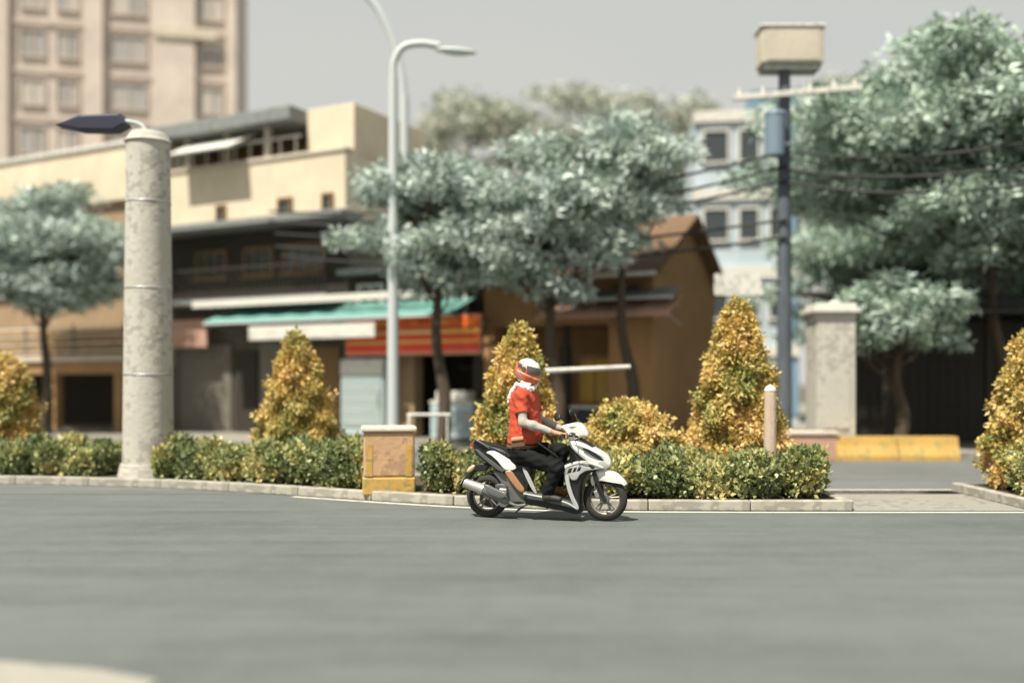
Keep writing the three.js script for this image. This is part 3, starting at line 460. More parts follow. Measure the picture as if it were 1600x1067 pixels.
// ------------------------------------------------------------------ street furniture
{
  const D = 15.7, t = thing('concrete_pillar', 'thick tall concrete pillar in the hedge at left carrying a dark lamp head', 'pillar', [X(231, D), 0.1, -D]);
  const g = new THREE.CylinderGeometry(0.33, 0.39, 5.25, 28, 10); g.translate(0, 2.625, 0); const p = g.attributes.uv; for (let i = 0; i < p.count; i++) p.setXY(i, p.getX(i) * 2, p.getY(i) * 5.2);
  obj('shaft', g, M.concrete, t); obj('cap', [new THREE.CylinderGeometry(0.26, 0.36, 0.16, 28).translate(0, 5.33, 0)], M.concrete, t);
  obj('foot', rod([0, 0, 0], [0, 0.2, 0], 0.46, 0.42, 28), M.concrete, t);
  for (let i = 0; i < 3; i++) obj('strap', new THREE.TorusGeometry(0.371 - 0.0155 * i, 0.012, 6, 28).rotateX(Math.PI / 2).translate(0, 1.6 + i * 1.35, 0), M.steel, t);
  obj('arm', tube([[0, 5.30, 0], [-0.1, 5.52, 0], [-0.4, 5.58, 0.05], [-0.62, 5.55, 0.05]], 0.035, 16), M.steelPaint, t);
  { const s = new THREE.Shape([new THREE.Vector2(-1.45, 0.0), new THREE.Vector2(-1.1, 0.12), new THREE.Vector2(-0.5, 0.14), new THREE.Vector2(-0.42, 0.02), new THREE.Vector2(-0.6, -0.07), new THREE.Vector2(-1.1, -0.06)]); const h = new THREE.ExtrudeGeometry(s, { depth: 0.22, bevelEnabled: true, bevelSize: 0.03, bevelThickness: 0.04, bevelSegments: 3 }); h.translate(0.1, 5.5, -0.06); obj('lamp_head', h, M.navy, t); }
}
function lampPost(text, px, D, h, armPts, r0, m, headAt, headTurn) {
  const t = thing('street_lamp', text, 'street lamp', [X(px, D), 0.12, -D]);
  obj('pole', [rod([0, 0, 0], [0, h, 0], r0, r0 * 0.72, 18)], m, t); obj('base', [rod([0, 0, 0], [0, 0.5, 0], r0 * 1.7, r0 * 1.3, 18)], m, t);
  obj('arm', tube(armPts, r0 * 0.62, 36, 14), m, t);
  const s = new THREE.SphereGeometry(1, 24, 12); s.scale(0.46, 0.075, 0.15); s.rotateZ(headTurn); s.translate(...headAt); obj('lamp_head', s, M.steelPaint, t);
  const l = new THREE.SphereGeometry(1, 20, 10); l.scale(0.28, 0.05, 0.11); l.rotateZ(headTurn); l.translate(headAt[0], headAt[1] - 0.045, headAt[2]); obj('lens', l, mat(0.5, 0.55, 0.5, 0.2), t);
}
lampPost('pale grey street lamp whose arm curves over to the right', 614, 21.4, Y(120, 21.4) - 0.12, [[0, Y(125, 21.4) - 0.2, 0], [0.03, Y(95, 21.4) - 0.12, 0], [0.22, Y(74, 21.4) - 0.12, 0], [0.6, Y(68, 21.4) - 0.12, 0], [1.0, Y(72, 21.4) - 0.12, 0]], 0.13, M.steelPaint, [1.35, Y(80, 21.4) - 0.12, 0], -0.08);
{
  const D = 27; lampPost('tall grey blue street lamp bending left out of the top of the frame', 632, D, Y(150, D) - 0.12, [[0, Y(155, D) - 0.2, 0], [-0.1, Y(110, D) - 0.12, 0], [-0.38, Y(55, D) - 0.12, 0], [-0.85, Y(5, D) - 0.12, 0], [-1.5, Y(-30, D) - 0.12, 0]], 0.16, M.steelPaint, [-1.9, Y(-38, D) - 0.12, 0], -0.25);
}
{
  const D = 21.3, t = thing('utility_pole', 'dark slate utility pole with crossarm and cables, right of the brown building', 'utility pole', [X(1226, D), 0.12, -D]);
  obj('shaft', rod([0, 0, 0], [0, 8.6, 0], 0.17, 0.12, 16), mat(0.10, 0.12, 0.15, 0.8, { map: T.stain }), t);
  const yc = Y(150, D) - 0.12; { const g = box(-1.15, 1.6, -0.06, 0.06, 0.12, 0.24, 0.01); g.rotateZ(0.085); g.translate(0, yc, 0); obj('crossarm', g, M.white, t); }
  for (const x of [-1.0, -0.5, 0.5, 1.0, 1.45]) obj('insulator', rod([x, yc + x * 0.085 + 0.06, 0.18], [x, yc + x * 0.085 + 0.2, 0.18], 0.04, 0.02, 8), M.white, t);
  const tr = [rod([-0.28, 6.25, 0.3], [-0.28, 7.1, 0.3], 0.21, 0.21, 18), rod([-0.28, 7.1, 0.3], [-0.28, 7.18, 0.3], 0.225, 0.2, 18)]; obj('transformer', tr, mat(0.16, 0.22, 0.28, 0.5), t);
  obj('bracket', box(-0.3, 0.1, 6.5, 6.58, 0.0, 0.15), M.steel, t);
  const bx = thing('pole_cabinet', 'cream cabinet with grey underside at the very top of the utility pole', 'cabinet', [X(1234, D), Y(108, D), -D]);
  obj('case', box(-0.66, 0.66, 0.04, 0.80, -0.3, 0.3, 0.04), wall(0.62, 0.56, 0.46), bx); obj('underside', box(-0.6, 0.6, -0.06, 0.038, -0.26, 0.26), M.slate, bx); obj('lid', box(-0.7, 0.7, 0.802, 0.86, -0.34, 0.34, 0.02), M.white, bx);
  obj('door', box(-0.56, 0.56, 0.1, 0.74, 0.302, 0.318, 0.006), wall(0.62, 0.56, 0.46), bx);
  const sg = thing('white_sign', 'blank white sign plate bracketed to the left of the utility pole', 'sign', [X(1153, D), Y(462, D), -D + 0.1]);
  const sh = new THREE.Shape(); const rr = 0.06; sh.moveTo(-0.52 + rr, 0); sh.lineTo(0.52 - rr, 0); sh.quadraticCurveTo(0.52, 0, 0.52, rr); sh.lineTo(0.45, 0.46 - rr); sh.quadraticCurveTo(0.43, 0.46, 0.38, 0.46); sh.lineTo(-0.46, 0.46); sh.quadraticCurveTo(-0.52, 0.46, -0.52, 0.4); sh.lineTo(-0.52, rr); sh.quadraticCurveTo(-0.52, 0, -0.52 + rr, 0);
  const pg = new THREE.ExtrudeGeometry(sh, { depth: 0.025, bevelEnabled: true, bevelSize: 0.006, bevelThickness: 0.006, bevelSegments: 2 }); obj('plate', metreUV(pg), M.white, sg); obj('bracket', [rod([-0.3, 0.36, -0.03], [1.0, 0.36, -0.03], 0.02), rod([-0.3, 0.12, -0.03], [1.0, 0.12, -0.03], 0.02)], M.steel, sg);
}
// cables
{
  const cable = (text, a, b, sag, r = 0.018) => { const pts = []; for (let i = 0; i <= 12; i++) { const t = i / 12; pts.push([a[0] + (b[0] - a[0]) * t, a[1] + (b[1] - a[1]) * t - sag * 4 * t * (1 - t), a[2] + (b[2] - a[2]) * t]); } tag(obj('overhead_cable', tube(pts, r, 40, 5), M.rubberCable), text, 'cable', 'overhead cables on the utility pole'); };
  const D = 21.3, px = X(1226, D), L = (py, D2, pxl) => [X(pxl, D2), Y(py, D2), -D2];
  const nth = ['uppermost', 'second', 'third', 'fourth', 'lowest'];
  [[240, 420, 330, 27, 0.5], [262, 420, 345, 27, 0.6], [285, 430, 365, 26.8, 0.5], [345, 430, 385, 26.8, 0.35], [372, 440, 400, 26.8, 0.4]].forEach(([y, pl, yl, Dl, sag], i) => cable(nth[i] + ' of the five dark cables strung left from the utility pole across the street trees', [px, Y(y, D), -D + 0.2], L(yl, Dl, pl), sag, 0.032));
  [[240, 200], [268, 236], [288, 270]].forEach(([y, yr], i) => cable(['uppermost', 'middle', 'lowest'][i] + ' of the three dark cables running right from the utility pole into the large tree', [px, Y(y, D), -D + 0.2], [X(1700, 19), Y(yr, 19), -19], 0.3, 0.032));
}
{
  const D = 20.95; let t = thing('gate_pillar', 'grey concrete gate pillar with white cap right of the utility pole', 'gate pillar', [X(1298, D), 0.02, -D]);
  obj('shaft', box(-0.40, 0.40, 0.3, 3.0, -0.4, 0.4, 0.02), M.concrete, t); obj('cap', [box(-0.5, 0.5, 3.0, 3.1, -0.5, 0.5, 0.02), box(-0.42, 0.42, 3.1, 3.2, -0.42, 0.42, 0.02)], M.white, t); obj('base', box(-0.48, 0.48, 0, 0.3, -0.48, 0.48, 0.02), M.concrete, t);
  obj('panel', box(-0.28, 0.28, 0.6, 2.6, 0.402, 0.42, 0.01), M.concrete, t);
  t = thing('barrier_block', 'long yellow painted concrete barrier across the far road', 'barrier', [X(1400, 20.25), 0, -20.25]);
  { const s = new THREE.Shape([new THREE.Vector2(-0.25, 0), new THREE.Vector2(0.25, 0), new THREE.Vector2(0.25, 0.1), new THREE.Vector2(0.17, 0.3), new THREE.Vector2(0.14, 0.47), new THREE.Vector2(-0.14, 0.47), new THREE.Vector2(-0.17, 0.3), new THREE.Vector2(-0.25, 0.1)]); 
    for (let i = 0; i < 2; i++) { const g = new THREE.ExtrudeGeometry(s, { depth: 1.2, bevelEnabled: true, bevelSize: 0.015, bevelThickness: 0.015, bevelSegments: 2 }); g.rotateY(Math.PI / 2); g.translate(-1.25 + i * 1.25, 0, 0); obj('block', metreUV(g), M.yellow, t); } }
  t = thing('low_wall', 'low pinkish wall between the yellow barrier and the gold cone shrub', 'wall', [X(1250, 20.2), 0, -20.2]);
  obj('wall', box(-0.7, 0.72, 0, 0.52, -0.12, 0.12, 0.02), M.salmon, t); obj('coping', box(-0.74, 0.76, 0.522, 0.6, -0.16, 0.16, 0.02), M.creamPale, t);
  t = thing('pale_post', 'slim pale pink post in front of the tallest golden shrub', 'post', [X(1204, 12.75), 0.11, -12.75]); obj('shaft', rod([0, 0, 0], [0, 1.35, 0], 0.085, 0.075, 16), wall(0.6, 0.47, 0.37), t); obj('cap', new THREE.SphereGeometry(0.078, 16, 8, 0, 6.284, 0, 1.57).translate(0, 1.35, 0), M.white, t);
  t = thing('marker_block', 'orange tan concrete marker block with yellow bands standing in the hedge', 'marker block', [X(607, 13.5), -0.01, -13.5], 0.15);
  const bk = []; obj('block', box(-0.34, 0.34, 0.32, 0.92, -0.26, 0.26, 0.035), mat(0.58, 0.37, 0.215, 0.85, { map: T.stain, bumpMap: T.plasterBump, bumpScale: 0.006 }), t); obj('band', box(-0.352, 0.352, 0.08, 0.318, -0.272, 0.272, 0.03), M.yellow, t); obj('top', box(-0.37, 0.37, 0.922, 0.99, -0.29, 0.29, 0.025), M.creamPale, t);
  for (const x of [-0.3, 0.22]) obj('band', box(x, x + 0.08, 0.33, 0.75, 0.262, 0.268), M.yellow, t);
  // barrier arm and rail
  t = thing('boom_gate', 'boom gate with slim white arm at the height of the rider helmet', 'boom gate', [X(815, 17.8), 0.0, -17.8]);
  obj('arm', rod([-0.1, Y(582, 17.8), 0], [X(985, 17.8) - X(815, 17.8), Y(573, 17.8), 0], 0.05, 0.035, 12), M.white, t); obj('post', box(-0.13, 0.07, 0, 1.62, -0.32, -0.06, 0.03), M.yellow, t); obj('pivot', rod([0, Y(581, 17.8), -0.058], [0, Y(581, 17.8), 0.06], 0.07, 0.07, 16), M.steel, t);
  t = thing('hand_rail', 'short white rail on one post in front of the open shop', 'rail', [X(640, 19), 0, -19]); obj('post', rod([0, 0, 0], [0, Y(648, 19), 0], 0.055, 0.05, 12), M.creamPale, t); obj('rail', rod([-0.05, Y(648, 19), 0], [0.78, Y(648, 19), 0.03], 0.03), M.white, t); obj('leg', rod([0.72, 0, 0.03], [0.72, Y(648, 19), 0.03], 0.02), M.white, t);
}
{
  // coolers in front of the open shop
  const n = 0.75, s0 = onFront(530, n), s1 = onFront(598, n), t = frontThing('drinks_cooler', 'upright pale blue drinks cooler left of the tan pillar', 'cooler', s0, undefined, n), w = s1 - s0;
  obj('cabinet', box(0, w, 0.08, 2.1, -0.62, -0.05, 0.03), M.fridge, t); const d = obj('door', box(0.06, w - 0.06, 0.3, 1.62, -0.048, -0.015, 0.01), mat(0.30, 0.37, 0.37, 0.15), t); obj('handle', box(w - 0.16, w - 0.13, 0.8, 1.25, -0.012, 0.025, 0.008), M.steel, d);
  obj('header', box(0.02, w - 0.02, 1.68, 2.06, -0.048, 0.005, 0.02), M.white, t); for (let i = 0; i < 4; i++) obj('shelf', box(0.08, w - 0.08, 0.42 + i * 0.3, 0.44 + i * 0.3, -0.013, -0.004), M.white, t);
  obj('foot', [box(0.05, 0.15, 0, 0.078, -0.15, -0.05), box(w - 0.15, w - 0.05, 0, 0.078, -0.15, -0.05)], M.voidDark, t);
  const f0 = onFront(672, 0.5), f1 = onFront(738, 0.5), c = frontThing('chest_freezer', 'low pale blue chest freezer in the dark shop opening', 'freezer', f0, undefined, 0.5), v = f1 - f0;
  obj('cabinet', box(0, v, 0.06, 0.92, -0.62, 0, 0.03), M.fridge, c); obj('lid', box(-0.02, v + 0.02, 0.924, 1.0, -0.64, 0.02, 0.02), M.white, c); obj('panel', box(0.08, v - 0.08, 0.2, 0.78, 0.002, 0.012, 0.004), mat(0.3, 0.37, 0.4, 0.4), c); obj('top_box', box(0.1, v - 0.2, 1.003, 1.25, -0.5, -0.1, 0.02), M.white, c);
}
// ------------------------------------------------------------------ scooter and rider
const RIDE = { x: 0.387, d: 11.43, yaw: Math.atan2(0.33, 1.34) };
// side elevation drawn on a grid: one unit is about 2 mm; z is the distance to the right of the middle plane
function P(zx, zy, z = 0) {
  const k = (700 + zx / 3.6806 - 800) / FOCAL, c = Math.cos(RIDE.yaw), s = Math.sin(RIDE.yaw);
  const x = (k * (RIDE.d - z * c) - RIDE.x + z * s) / (c + k * s), D = RIDE.d - x * s - z * c; return [x, EYE + (600 - (540 + zy / 3.6806)) / FOCAL * D, z];
}
const turn = -RIDE.yaw;
const paint = (r, g, b) => new THREE.MeshPhysicalMaterial({ color: new THREE.Color(r, g, b), roughness: 0.38, clearcoat: 0.7, clearcoatRoughness: 0.12 });
const S = {
  white: paint(0.78, 0.76, 0.70), silver: paint(0.40, 0.41, 0.40), bronze: paint(0.36, 0.185, 0.085), black: paint(0.015, 0.017, 0.016), plastic: mat(0.01, 0.012, 0.0115, 0.5), grey: mat(0.08, 0.088, 0.088, 0.4), seat: mat(0.012, 0.013, 0.013, 0.5), rubber: mat(0.02, 0.02, 0.019, 0.8),
  tyre: mat(0.028, 0.026, 0.023, 0.85), alloy: mat(0.30, 0.28, 0.25, 0.42, { metalness: 0.6 }), chrome: mat(0.6, 0.6, 0.58, 0.22, { metalness: 1 }), steel: mat(0.42, 0.41, 0.38, 0.35, { metalness: 0.8 }), muffler: mat(0.16, 0.17, 0.17, 0.45, { metalness: 0.3 }), muffTip: mat(0.55, 0.53, 0.49, 0.3, { metalness: 0.6 }), engine: mat(0.17, 0.17, 0.165, 0.5, { metalness: 0.5 }),
  lens: new THREE.MeshPhysicalMaterial({ color: new THREE.Color(0.5, 0.52, 0.5), roughness: 0.08, clearcoat: 1 }), amberLens: mat(0.55, 0.40, 0.25, 0.2), redLens: mat(0.35, 0.03, 0.02, 0.2),
};
function smooth(pts, n = 6) { return new THREE.CatmullRomCurve3(pts.map(([x, y]) => V(x, y, 0)), true, 'centripetal').getPoints(pts.length * n).slice(0, -1).map((p) => new THREE.Vector2(p.x, p.y)); }
// a panel from its outline in the side elevation, z0..z1 thick, edges rounded; shape(p) may bend it afterwards
function panel(outline, z0, z1, bevel, o = {}) {
  const zc = (z0 + z1) / 2, pts = outline.map(([a, b]) => P(a, b, o.at ?? zc)), sh = new THREE.Shape(o.sharp ? pts.map((p) => new THREE.Vector2(p[0], p[1])) : smooth(pts, o.n ?? 5));
  const bt = Math.min(bevel * (o.bt ?? 1), (z1 - z0) / 2.05), g = new THREE.ExtrudeGeometry(sh, { depth: (z1 - z0) - 2 * bt, bevelEnabled: true, bevelSize: bevel, bevelOffset: -bevel, bevelThickness: bt, bevelSegments: o.seg ?? 4, curveSegments: 8 });
  g.translate(0, 0, z0 + bt); if (o.bend) { const p = g.attributes.position; for (let i = 0; i < p.count; i++) { const q = o.bend(p.getX(i), p.getY(i), p.getZ(i)); p.setXYZ(i, ...q); } }
  let h = mergeVertices((() => { g.deleteAttribute('normal'); g.deleteAttribute('uv'); return g; })(), 1e-5); h = toCreasedNormals(h, 0.6); h.setAttribute('uv', new THREE.Float32BufferAttribute(new Float32Array(h.attributes.position.count * 2), 2)); return h;
}
const sc = thing('scooter', 'white and silver motor scooter with black seat ridden along the kerb', 'scooter', [RIDE.x, 0, -RIDE.d], turn);
{
  const xf = P(905, 905)[0], xr = P(228, 880)[0], R = 0.252;
  const wheel = (x, tw, disc) => {
    const w = obj('wheel', [new THREE.TorusGeometry(0.176, 0.018, 10, 48), new THREE.CylinderGeometry(0.035, 0.035, tw + 0.05, 18).rotateX(Math.PI / 2)], S.alloy, sc); w.position.set(x, R, 0);
    const prof = []; for (let i = 0; i <= 14; i++) { const a = -1.05 * Math.PI / 2 + i / 14 * 2.1 * Math.PI / 2; prof.push(new THREE.Vector2(0.186 + Math.cos(a) * (R - 0.186), Math.sin(a) * tw)); }
    prof.unshift(new THREE.Vector2(0.172, -tw * 0.72)); prof.push(new THREE.Vector2(0.172, tw * 0.72)); obj('tyre', new THREE.LatheGeometry(prof, 56).rotateX(Math.PI / 2), S.tyre, w);
    for (let i = 0; i < 5; i++) { const a = i * Math.PI * 2 / 5 + 0.3, c = Math.cos(a), s = Math.sin(a), b = a + 0.16, b2 = a - 0.16; obj('spoke', [rod([c * 0.03, s * 0.03, 0], [Math.cos(b) * 0.172, Math.sin(b) * 0.172, 0], 0.013, 0.009, 7), rod([c * 0.03, s * 0.03, 0], [Math.cos(b2) * 0.172, Math.sin(b2) * 0.172, 0], 0.013, 0.009, 7)], S.alloy, w); }
    if (disc) { const sh = new THREE.Shape(); sh.absarc(0, 0, 0.098, 0, 6.2832); const hole = new THREE.Path(); hole.absarc(0, 0, 0.055, 0, 6.2832); sh.holes.push(hole); for (let i = 0; i < 14; i++) { const a = i / 14 * 6.2832, h = new THREE.Path(); h.absarc(Math.cos(a) * 0.078, Math.sin(a) * 0.078, 0.007, 0, 6.2832); sh.holes.push(h); } obj('brake_disc', new THREE.ExtrudeGeometry(sh, { depth: 0.004, bevelEnabled: false, curveSegments: 24 }).translate(0, 0, 0.05), S.steel, w); obj('hub', [new THREE.CylinderGeometry(0.05, 0.058, 0.012, 20).rotateX(Math.PI / 2).translate(0, 0, 0.052), new THREE.CylinderGeometry(0.016, 0.016, 0.15, 12).rotateX(Math.PI / 2)], S.engine, w); }
    return w;
  };
  wheel(xf, 0.045, true); wheel(xr, 0.055, false);
  // front fork, caliper, fender
  const top = P(800, 640), ax = [xf, R, 0];
  for (const z of [-0.088, 0.088]) obj('fork_leg', [rod([top[0], top[1], z], [xf - 0.10, R + 0.27, z], 0.016, 0.016, 12), rod([xf - 0.115, R + 0.30, z], [xf + 0.005, R - 0.015, z], 0.024, 0.021, 14), rod([xf, R, z - 0.02], [xf, R, z + 0.02], 0.025, 0.025, 12)], S.plastic, sc);
  obj('caliper', [new RoundedBoxGeometry(0.05, 0.09, 0.045, 2, 0.012).rotateZ(0.4).translate(xf - 0.085, R + 0.055, 0.07), rod([xf - 0.1, R + 0.09, 0.075], [xf - 0.13, R + 0.3, 0.085], 0.006)], S.steel, sc);
  obj('front_fender', panel([[822, 745], [848, 714], [905, 711], [960, 725], [1005, 760], [1029, 793], [990, 789], [930, 779], [872, 772], [850, 786], [838, 800], [824, 786]], -0.075, 0.075, 0.022, { at: 0.03, bt: 1.8, bend: (x, y, z) => [x, y - 0.9 * z * z / 0.075 * 0.35, z * (1 - 0.35 * clamp01((x - P(960, 0)[0]) / 0.15))] }), S.white, sc);
  // nose, lamp, leg shield, side cowls
  const nx0 = P(765, 0)[0], nx1 = P(932, 0)[0];
  const taper = (x, y, z) => [x, y, z * (1 - 0.68 * Math.pow(clamp01((x - nx0) / (nx1 - nx0)), 1.3))];
  obj('front_apron', panel([[693, 552], [722, 546], [768, 556], [845, 594], [916, 640], [931, 690], [900, 711], [850, 691], [780, 650], [715, 592]], -0.19, 0.19, 0.035, { at: 0.12, bt: 1.6, bend: taper }), S.white, sc);
  for (const z of [-1, 1]) { obj('apron_stripe', panel([[775, 590], [800, 592], [860, 632], [892, 662], [876, 662], [830, 634]], z > 0 ? 0.05 : -0.198, z > 0 ? 0.198 : -0.05, 0.004, { at: 0.16, bend: (x, y, q) => taper(x, y, q) }), S.black, sc);
    obj('indicator', panel([[862, 672], [890, 664], [918, 690], [902, 708], [878, 698]], z > 0 ? 0.02 : -0.205, z > 0 ? 0.205 : -0.02, 0.008, { at: 0.12, bend: taper }), S.lens, sc); }
  obj('headlight', panel([[884, 640], [912, 640], [934, 668], [932, 694], [908, 690]], -0.15, 0.15, 0.012, { at: 0.05, bend: taper }), S.lens, sc);
  obj('leg_shield', panel([[690, 575], [722, 590], [775, 640], [850, 700], [800, 745], [772, 800], [764, 880], [762, 935], [738, 935], [712, 820], [690, 740], [672, 690], [704, 640]], -0.155, 0.155, 0.03, { at: 0.1 }), S.plastic, sc);
  for (const z of [-1, 1]) { const a = z > 0 ? 0.15 : -0.185, b = z > 0 ? 0.185 : -0.15;
    obj('side_cowl', panel([[655, 702], [690, 682], [745, 670], [792, 664], [845, 684], [893, 708], [840, 716], [795, 722], [762, 742], [738, 772], [712, 772], [696, 748], [672, 742]], a, b, 0.01, { at: z * 0.17, n: 6, bend: (x, y, q) => [x, y, q * (1 - 0.4 * clamp01((x - P(800, 0)[0]) / 0.2))] }), S.silver, sc);
    obj('cowl_trim', panel([[660, 700], [690, 681], [790, 663], [890, 706], [880, 708], [790, 676], [700, 694], [672, 708]], z > 0 ? a + 0.01 : a - 0.006, z > 0 ? b + 0.006 : b - 0.01, 0.003, { at: z * 0.18, n: 6, bend: (x, y, q) => [x, y, q * (1 - 0.4 * clamp01((x - P(800, 0)[0]) / 0.2))] }), S.white, sc);
    obj('shield_edge', panel([[670, 738], [694, 744], [702, 790], [722, 860], [754, 938], [738, 946], [716, 905], [690, 840], [678, 790]], a, b, 0.012, { at: z * 0.17 }), S.silver, sc); }
  for (const z of [-1, 1]) for (const [u, w] of [[686, 716], [716, 742], [740, 768]]) obj('decal', panel([[u, 735 - (u - 686) * 0.22], [u + 10, 706 - (u - 686) * 0.1], [w, 702 - (u - 686) * 0.1], [w - 8, 730 - (u - 686) * 0.22]], z > 0 ? 0.15 : -0.188, z > 0 ? 0.188 : -0.15, 0.002, { at: z * 0.18, sharp: true, bend: (x, y, q) => [x, y, q * (1 - 0.4 * clamp01((x - P(800, 0)[0]) / 0.2))] }), S.plastic, sc);
  obj('belly_cover', panel([[430, 862], [560, 880], [690, 916], [750, 935], [768, 958], [740, 968], [640, 945], [520, 925], [450, 905]], -0.15, 0.15, 0.02, { at: 0.13 }), S.plastic, sc);
  obj('floorboard', panel([[432, 842], [520, 858], [620, 876], [705, 905], [738, 925], [730, 936], [690, 928], [560, 898], [440, 872]], -0.185, 0.185, 0.012, { at: 0.17 }), S.grey, sc);
  for (const z of [-0.178, 0.178]) obj('floor_trim', tube([P(436, 852, z), P(520, 868, z), P(620, 886, z), P(700, 913, z), P(740, 938, z)], 0.013, 20, 8), S.silver, sc);
  // headset
  obj('headset_cowl', panel([[657, 464], [700, 449], [752, 444], [786, 468], [807, 522], [770, 530], [735, 548], [702, 540], [690, 512]], -0.15, 0.15, 0.035, { at: 0.08, bt: 1.8, bend: (x, y, z) => [x - 0.5 * z * z, y, z * (1 - 0.45 * clamp01((x - P(730, 0)[0]) / 0.14))] }), S.white, sc);
  obj('cowl_base', panel([[700, 540], [748, 536], [800, 560], [838, 590], [800, 584], [742, 560], [705, 556]], -0.12, 0.12, 0.02, { at: 0.08 }), S.plastic, sc);
  for (const z of [-1, 1]) obj('cowl_stripe', panel([[690, 505], [720, 497], [738, 505], [728, 518], [702, 516]], z > 0 ? 0.1 : -0.142, z > 0 ? 0.142 : -0.1, 0.004, { at: 0.12, bend: (x, y, q) => [x - 0.5 * q * q, y, q] }), S.grey, sc);
  const gr = P(688, 512, 0.3), gl = P(690, 472, -0.3), gy = 0.968, gx = gr[0] + 0.01;
  obj('handlebar', tube([[gx - 0.03, gy, 0.2], [gx + 0.06, gy - 0.01, 0.12], [gx + 0.09, gy - 0.04, 0], [gx + 0.06, gy - 0.01, -0.12], [gx - 0.03, gy, -0.2]], 0.013, 24, 10), S.plastic, sc);
  for (const z of [-1, 1]) { obj('grip', rod([gx - 0.03, gy, z * 0.19], [gx - 0.055, gy, z * 0.345], 0.019, 0.018, 16), S.rubber, sc); obj('brake_lever', tube([[gx + 0.03, gy - 0.005, z * 0.17], [gx + 0.055, gy - 0.012, z * 0.24], [gx + 0.03, gy - 0.02, z * 0.35]], 0.007, 14, 8), S.steel, sc); 
    const st = z > 0 ? [P(682, 452, 0.2), P(672, 430, 0.24), P(646, 412, 0.27)] : [P(742, 448, -0.2), P(738, 410, -0.22), P(728, 392, -0.24)];
    const m = obj('mirror', (() => { const g = new THREE.SphereGeometry(1, 20, 12); g.scale(0.026, 0.05, 0.08); g.rotateY(z * 0.55); g.rotateZ(z > 0 ? -0.5 : 0.1); const q = z > 0 ? P(630, 409, 0.29) : P(722, 384, -0.26); g.translate(...q); return g; })(), S.plastic, sc); obj('stem', tube(st, 0.0065, 14, 8), S.plastic, m); }
  // seat, tail, covers
  obj('seat', panel([[162, 548], [205, 556], [262, 574], [335, 602], [362, 620], [430, 622], [520, 632], [600, 650], [630, 672], [600, 690], [480, 680], [380, 660], [330, 640], [245, 604], [172, 572]], -0.135, 0.135, 0.04, { at: 0.1, bt: 1.3, bend: (x, y, z) => [x, y, z * (1 - 0.35 * clamp01((P(330, 0)[0] - x) / 0.4))] }), S.seat, sc);
  const tailTaper = (x, y, z) => [x, y, z * (1 - 0.45 * clamp01((P(330, 0)[0] - x) / 0.42))];
  obj('tail', panel([[138, 566], [150, 546], [190, 562], [250, 600], [330, 640], [420, 672], [480, 700], [470, 780], [450, 850], [420, 820], [395, 770], [340, 716], [290, 692], [222, 648], [165, 606], [142, 590]], -0.13, 0.13, 0.025, { at: 0.12, bend: tailTaper }), S.plastic, sc);
  obj('grab_rail', [-1, 1].map((z) => tube([P(238, 592, z * 0.12), P(190, 560, z * 0.125), P(150, 538, z * 0.10), P(138, 545, z * 0.05), P(137, 546, 0)], 0.012, 20, 8)), S.grey, sc);
  for (const z of [-1, 1]) { const a = z > 0 ? 0.118 : -0.15, b = z > 0 ? 0.15 : -0.118;
    obj('side_panel', panel([[216, 616], [240, 606], [266, 608], [332, 642], [388, 686], [393, 704], [376, 716], [336, 717], [316, 704], [282, 664], [246, 634]], a, b, 0.012, { at: z * 0.14, bend: tailTaper }), S.white, sc);
    obj('lower_panel', panel([[328, 724], [346, 718], [364, 720], [390, 754], [414, 788], [440, 828], [432, 844], [406, 836], [376, 802], [348, 764]], a, b - z * 0.0, 0.014, { at: z * 0.14, bend: tailTaper }), S.bronze, sc);
    obj('side_trim', panel([[430, 700], [446, 706], [480, 770], [512, 850], [500, 846], [470, 800]], a, b, 0.004, { at: z * 0.13 }), S.silver, sc); 
    obj('tail_trim', panel([[150, 596], [166, 600], [220, 642], [280, 684], [322, 722], [304, 724], [250, 690], [186, 640]], a - (z < 0 ? 0.002 : 0), b + (z > 0 ? 0.002 : 0), 0.006, { at: z * 0.14, bend: tailTaper }), S.grey, sc); }
  obj('tail_light', panel([[132, 566], [146, 556], [166, 582], [172, 606], [150, 596]], -0.07, 0.07, 0.012, { at: 0.05 }), S.redLens, sc);
  obj('rear_hugger', panel([[62, 806], [82, 778], [108, 740], [150, 690], [196, 676], [238, 690], [210, 720], [160, 726], [124, 772], [92, 800], [70, 812]], -0.06, 0.06, 0.012, { at: 0.05 }), S.plastic, sc);
  for (const z of [-0.1, 0.1]) { const g = new THREE.SphereGeometry(1, 16, 12); g.scale(0.062, 0.028, 0.022); g.rotateZ(0.72); g.translate(...P(132, 708, z)); obj('indicator', g, S.amberLens, sc); }
  { const g = new RoundedBoxGeometry(0.004, 0.09, 0.15, 2, 0.0019); g.rotateZ(-0.55); g.translate(...P(92, 772, 0)); obj('number_plate', g, S.white, sc); }
  // engine, exhaust
  obj('engine', panel([[270, 720], [340, 726], [420, 760], [470, 830], [520, 880], [500, 916], [420, 900], [350, 912], [300, 900], [296, 860], [320, 810]], -0.12, 0.09, 0.03, { at: 0.0 }), S.engine, sc);
  obj('engine_case', [new THREE.CylinderGeometry(0.062, 0.07, 0.08, 20).rotateX(Math.PI / 2).translate(...P(322, 895, 0.1)), new RoundedBoxGeometry(0.10, 0.12, 0.06, 3, 0.02).translate(...P(318, 850, 0.12))], S.steel, sc);
  obj('transmission_case', panel([[190, 850], [260, 830], [420, 850], [470, 890], [420, 920], [240, 925], [190, 905]], -0.18, -0.1, 0.02, { at: -0.14 }), S.engine, sc);
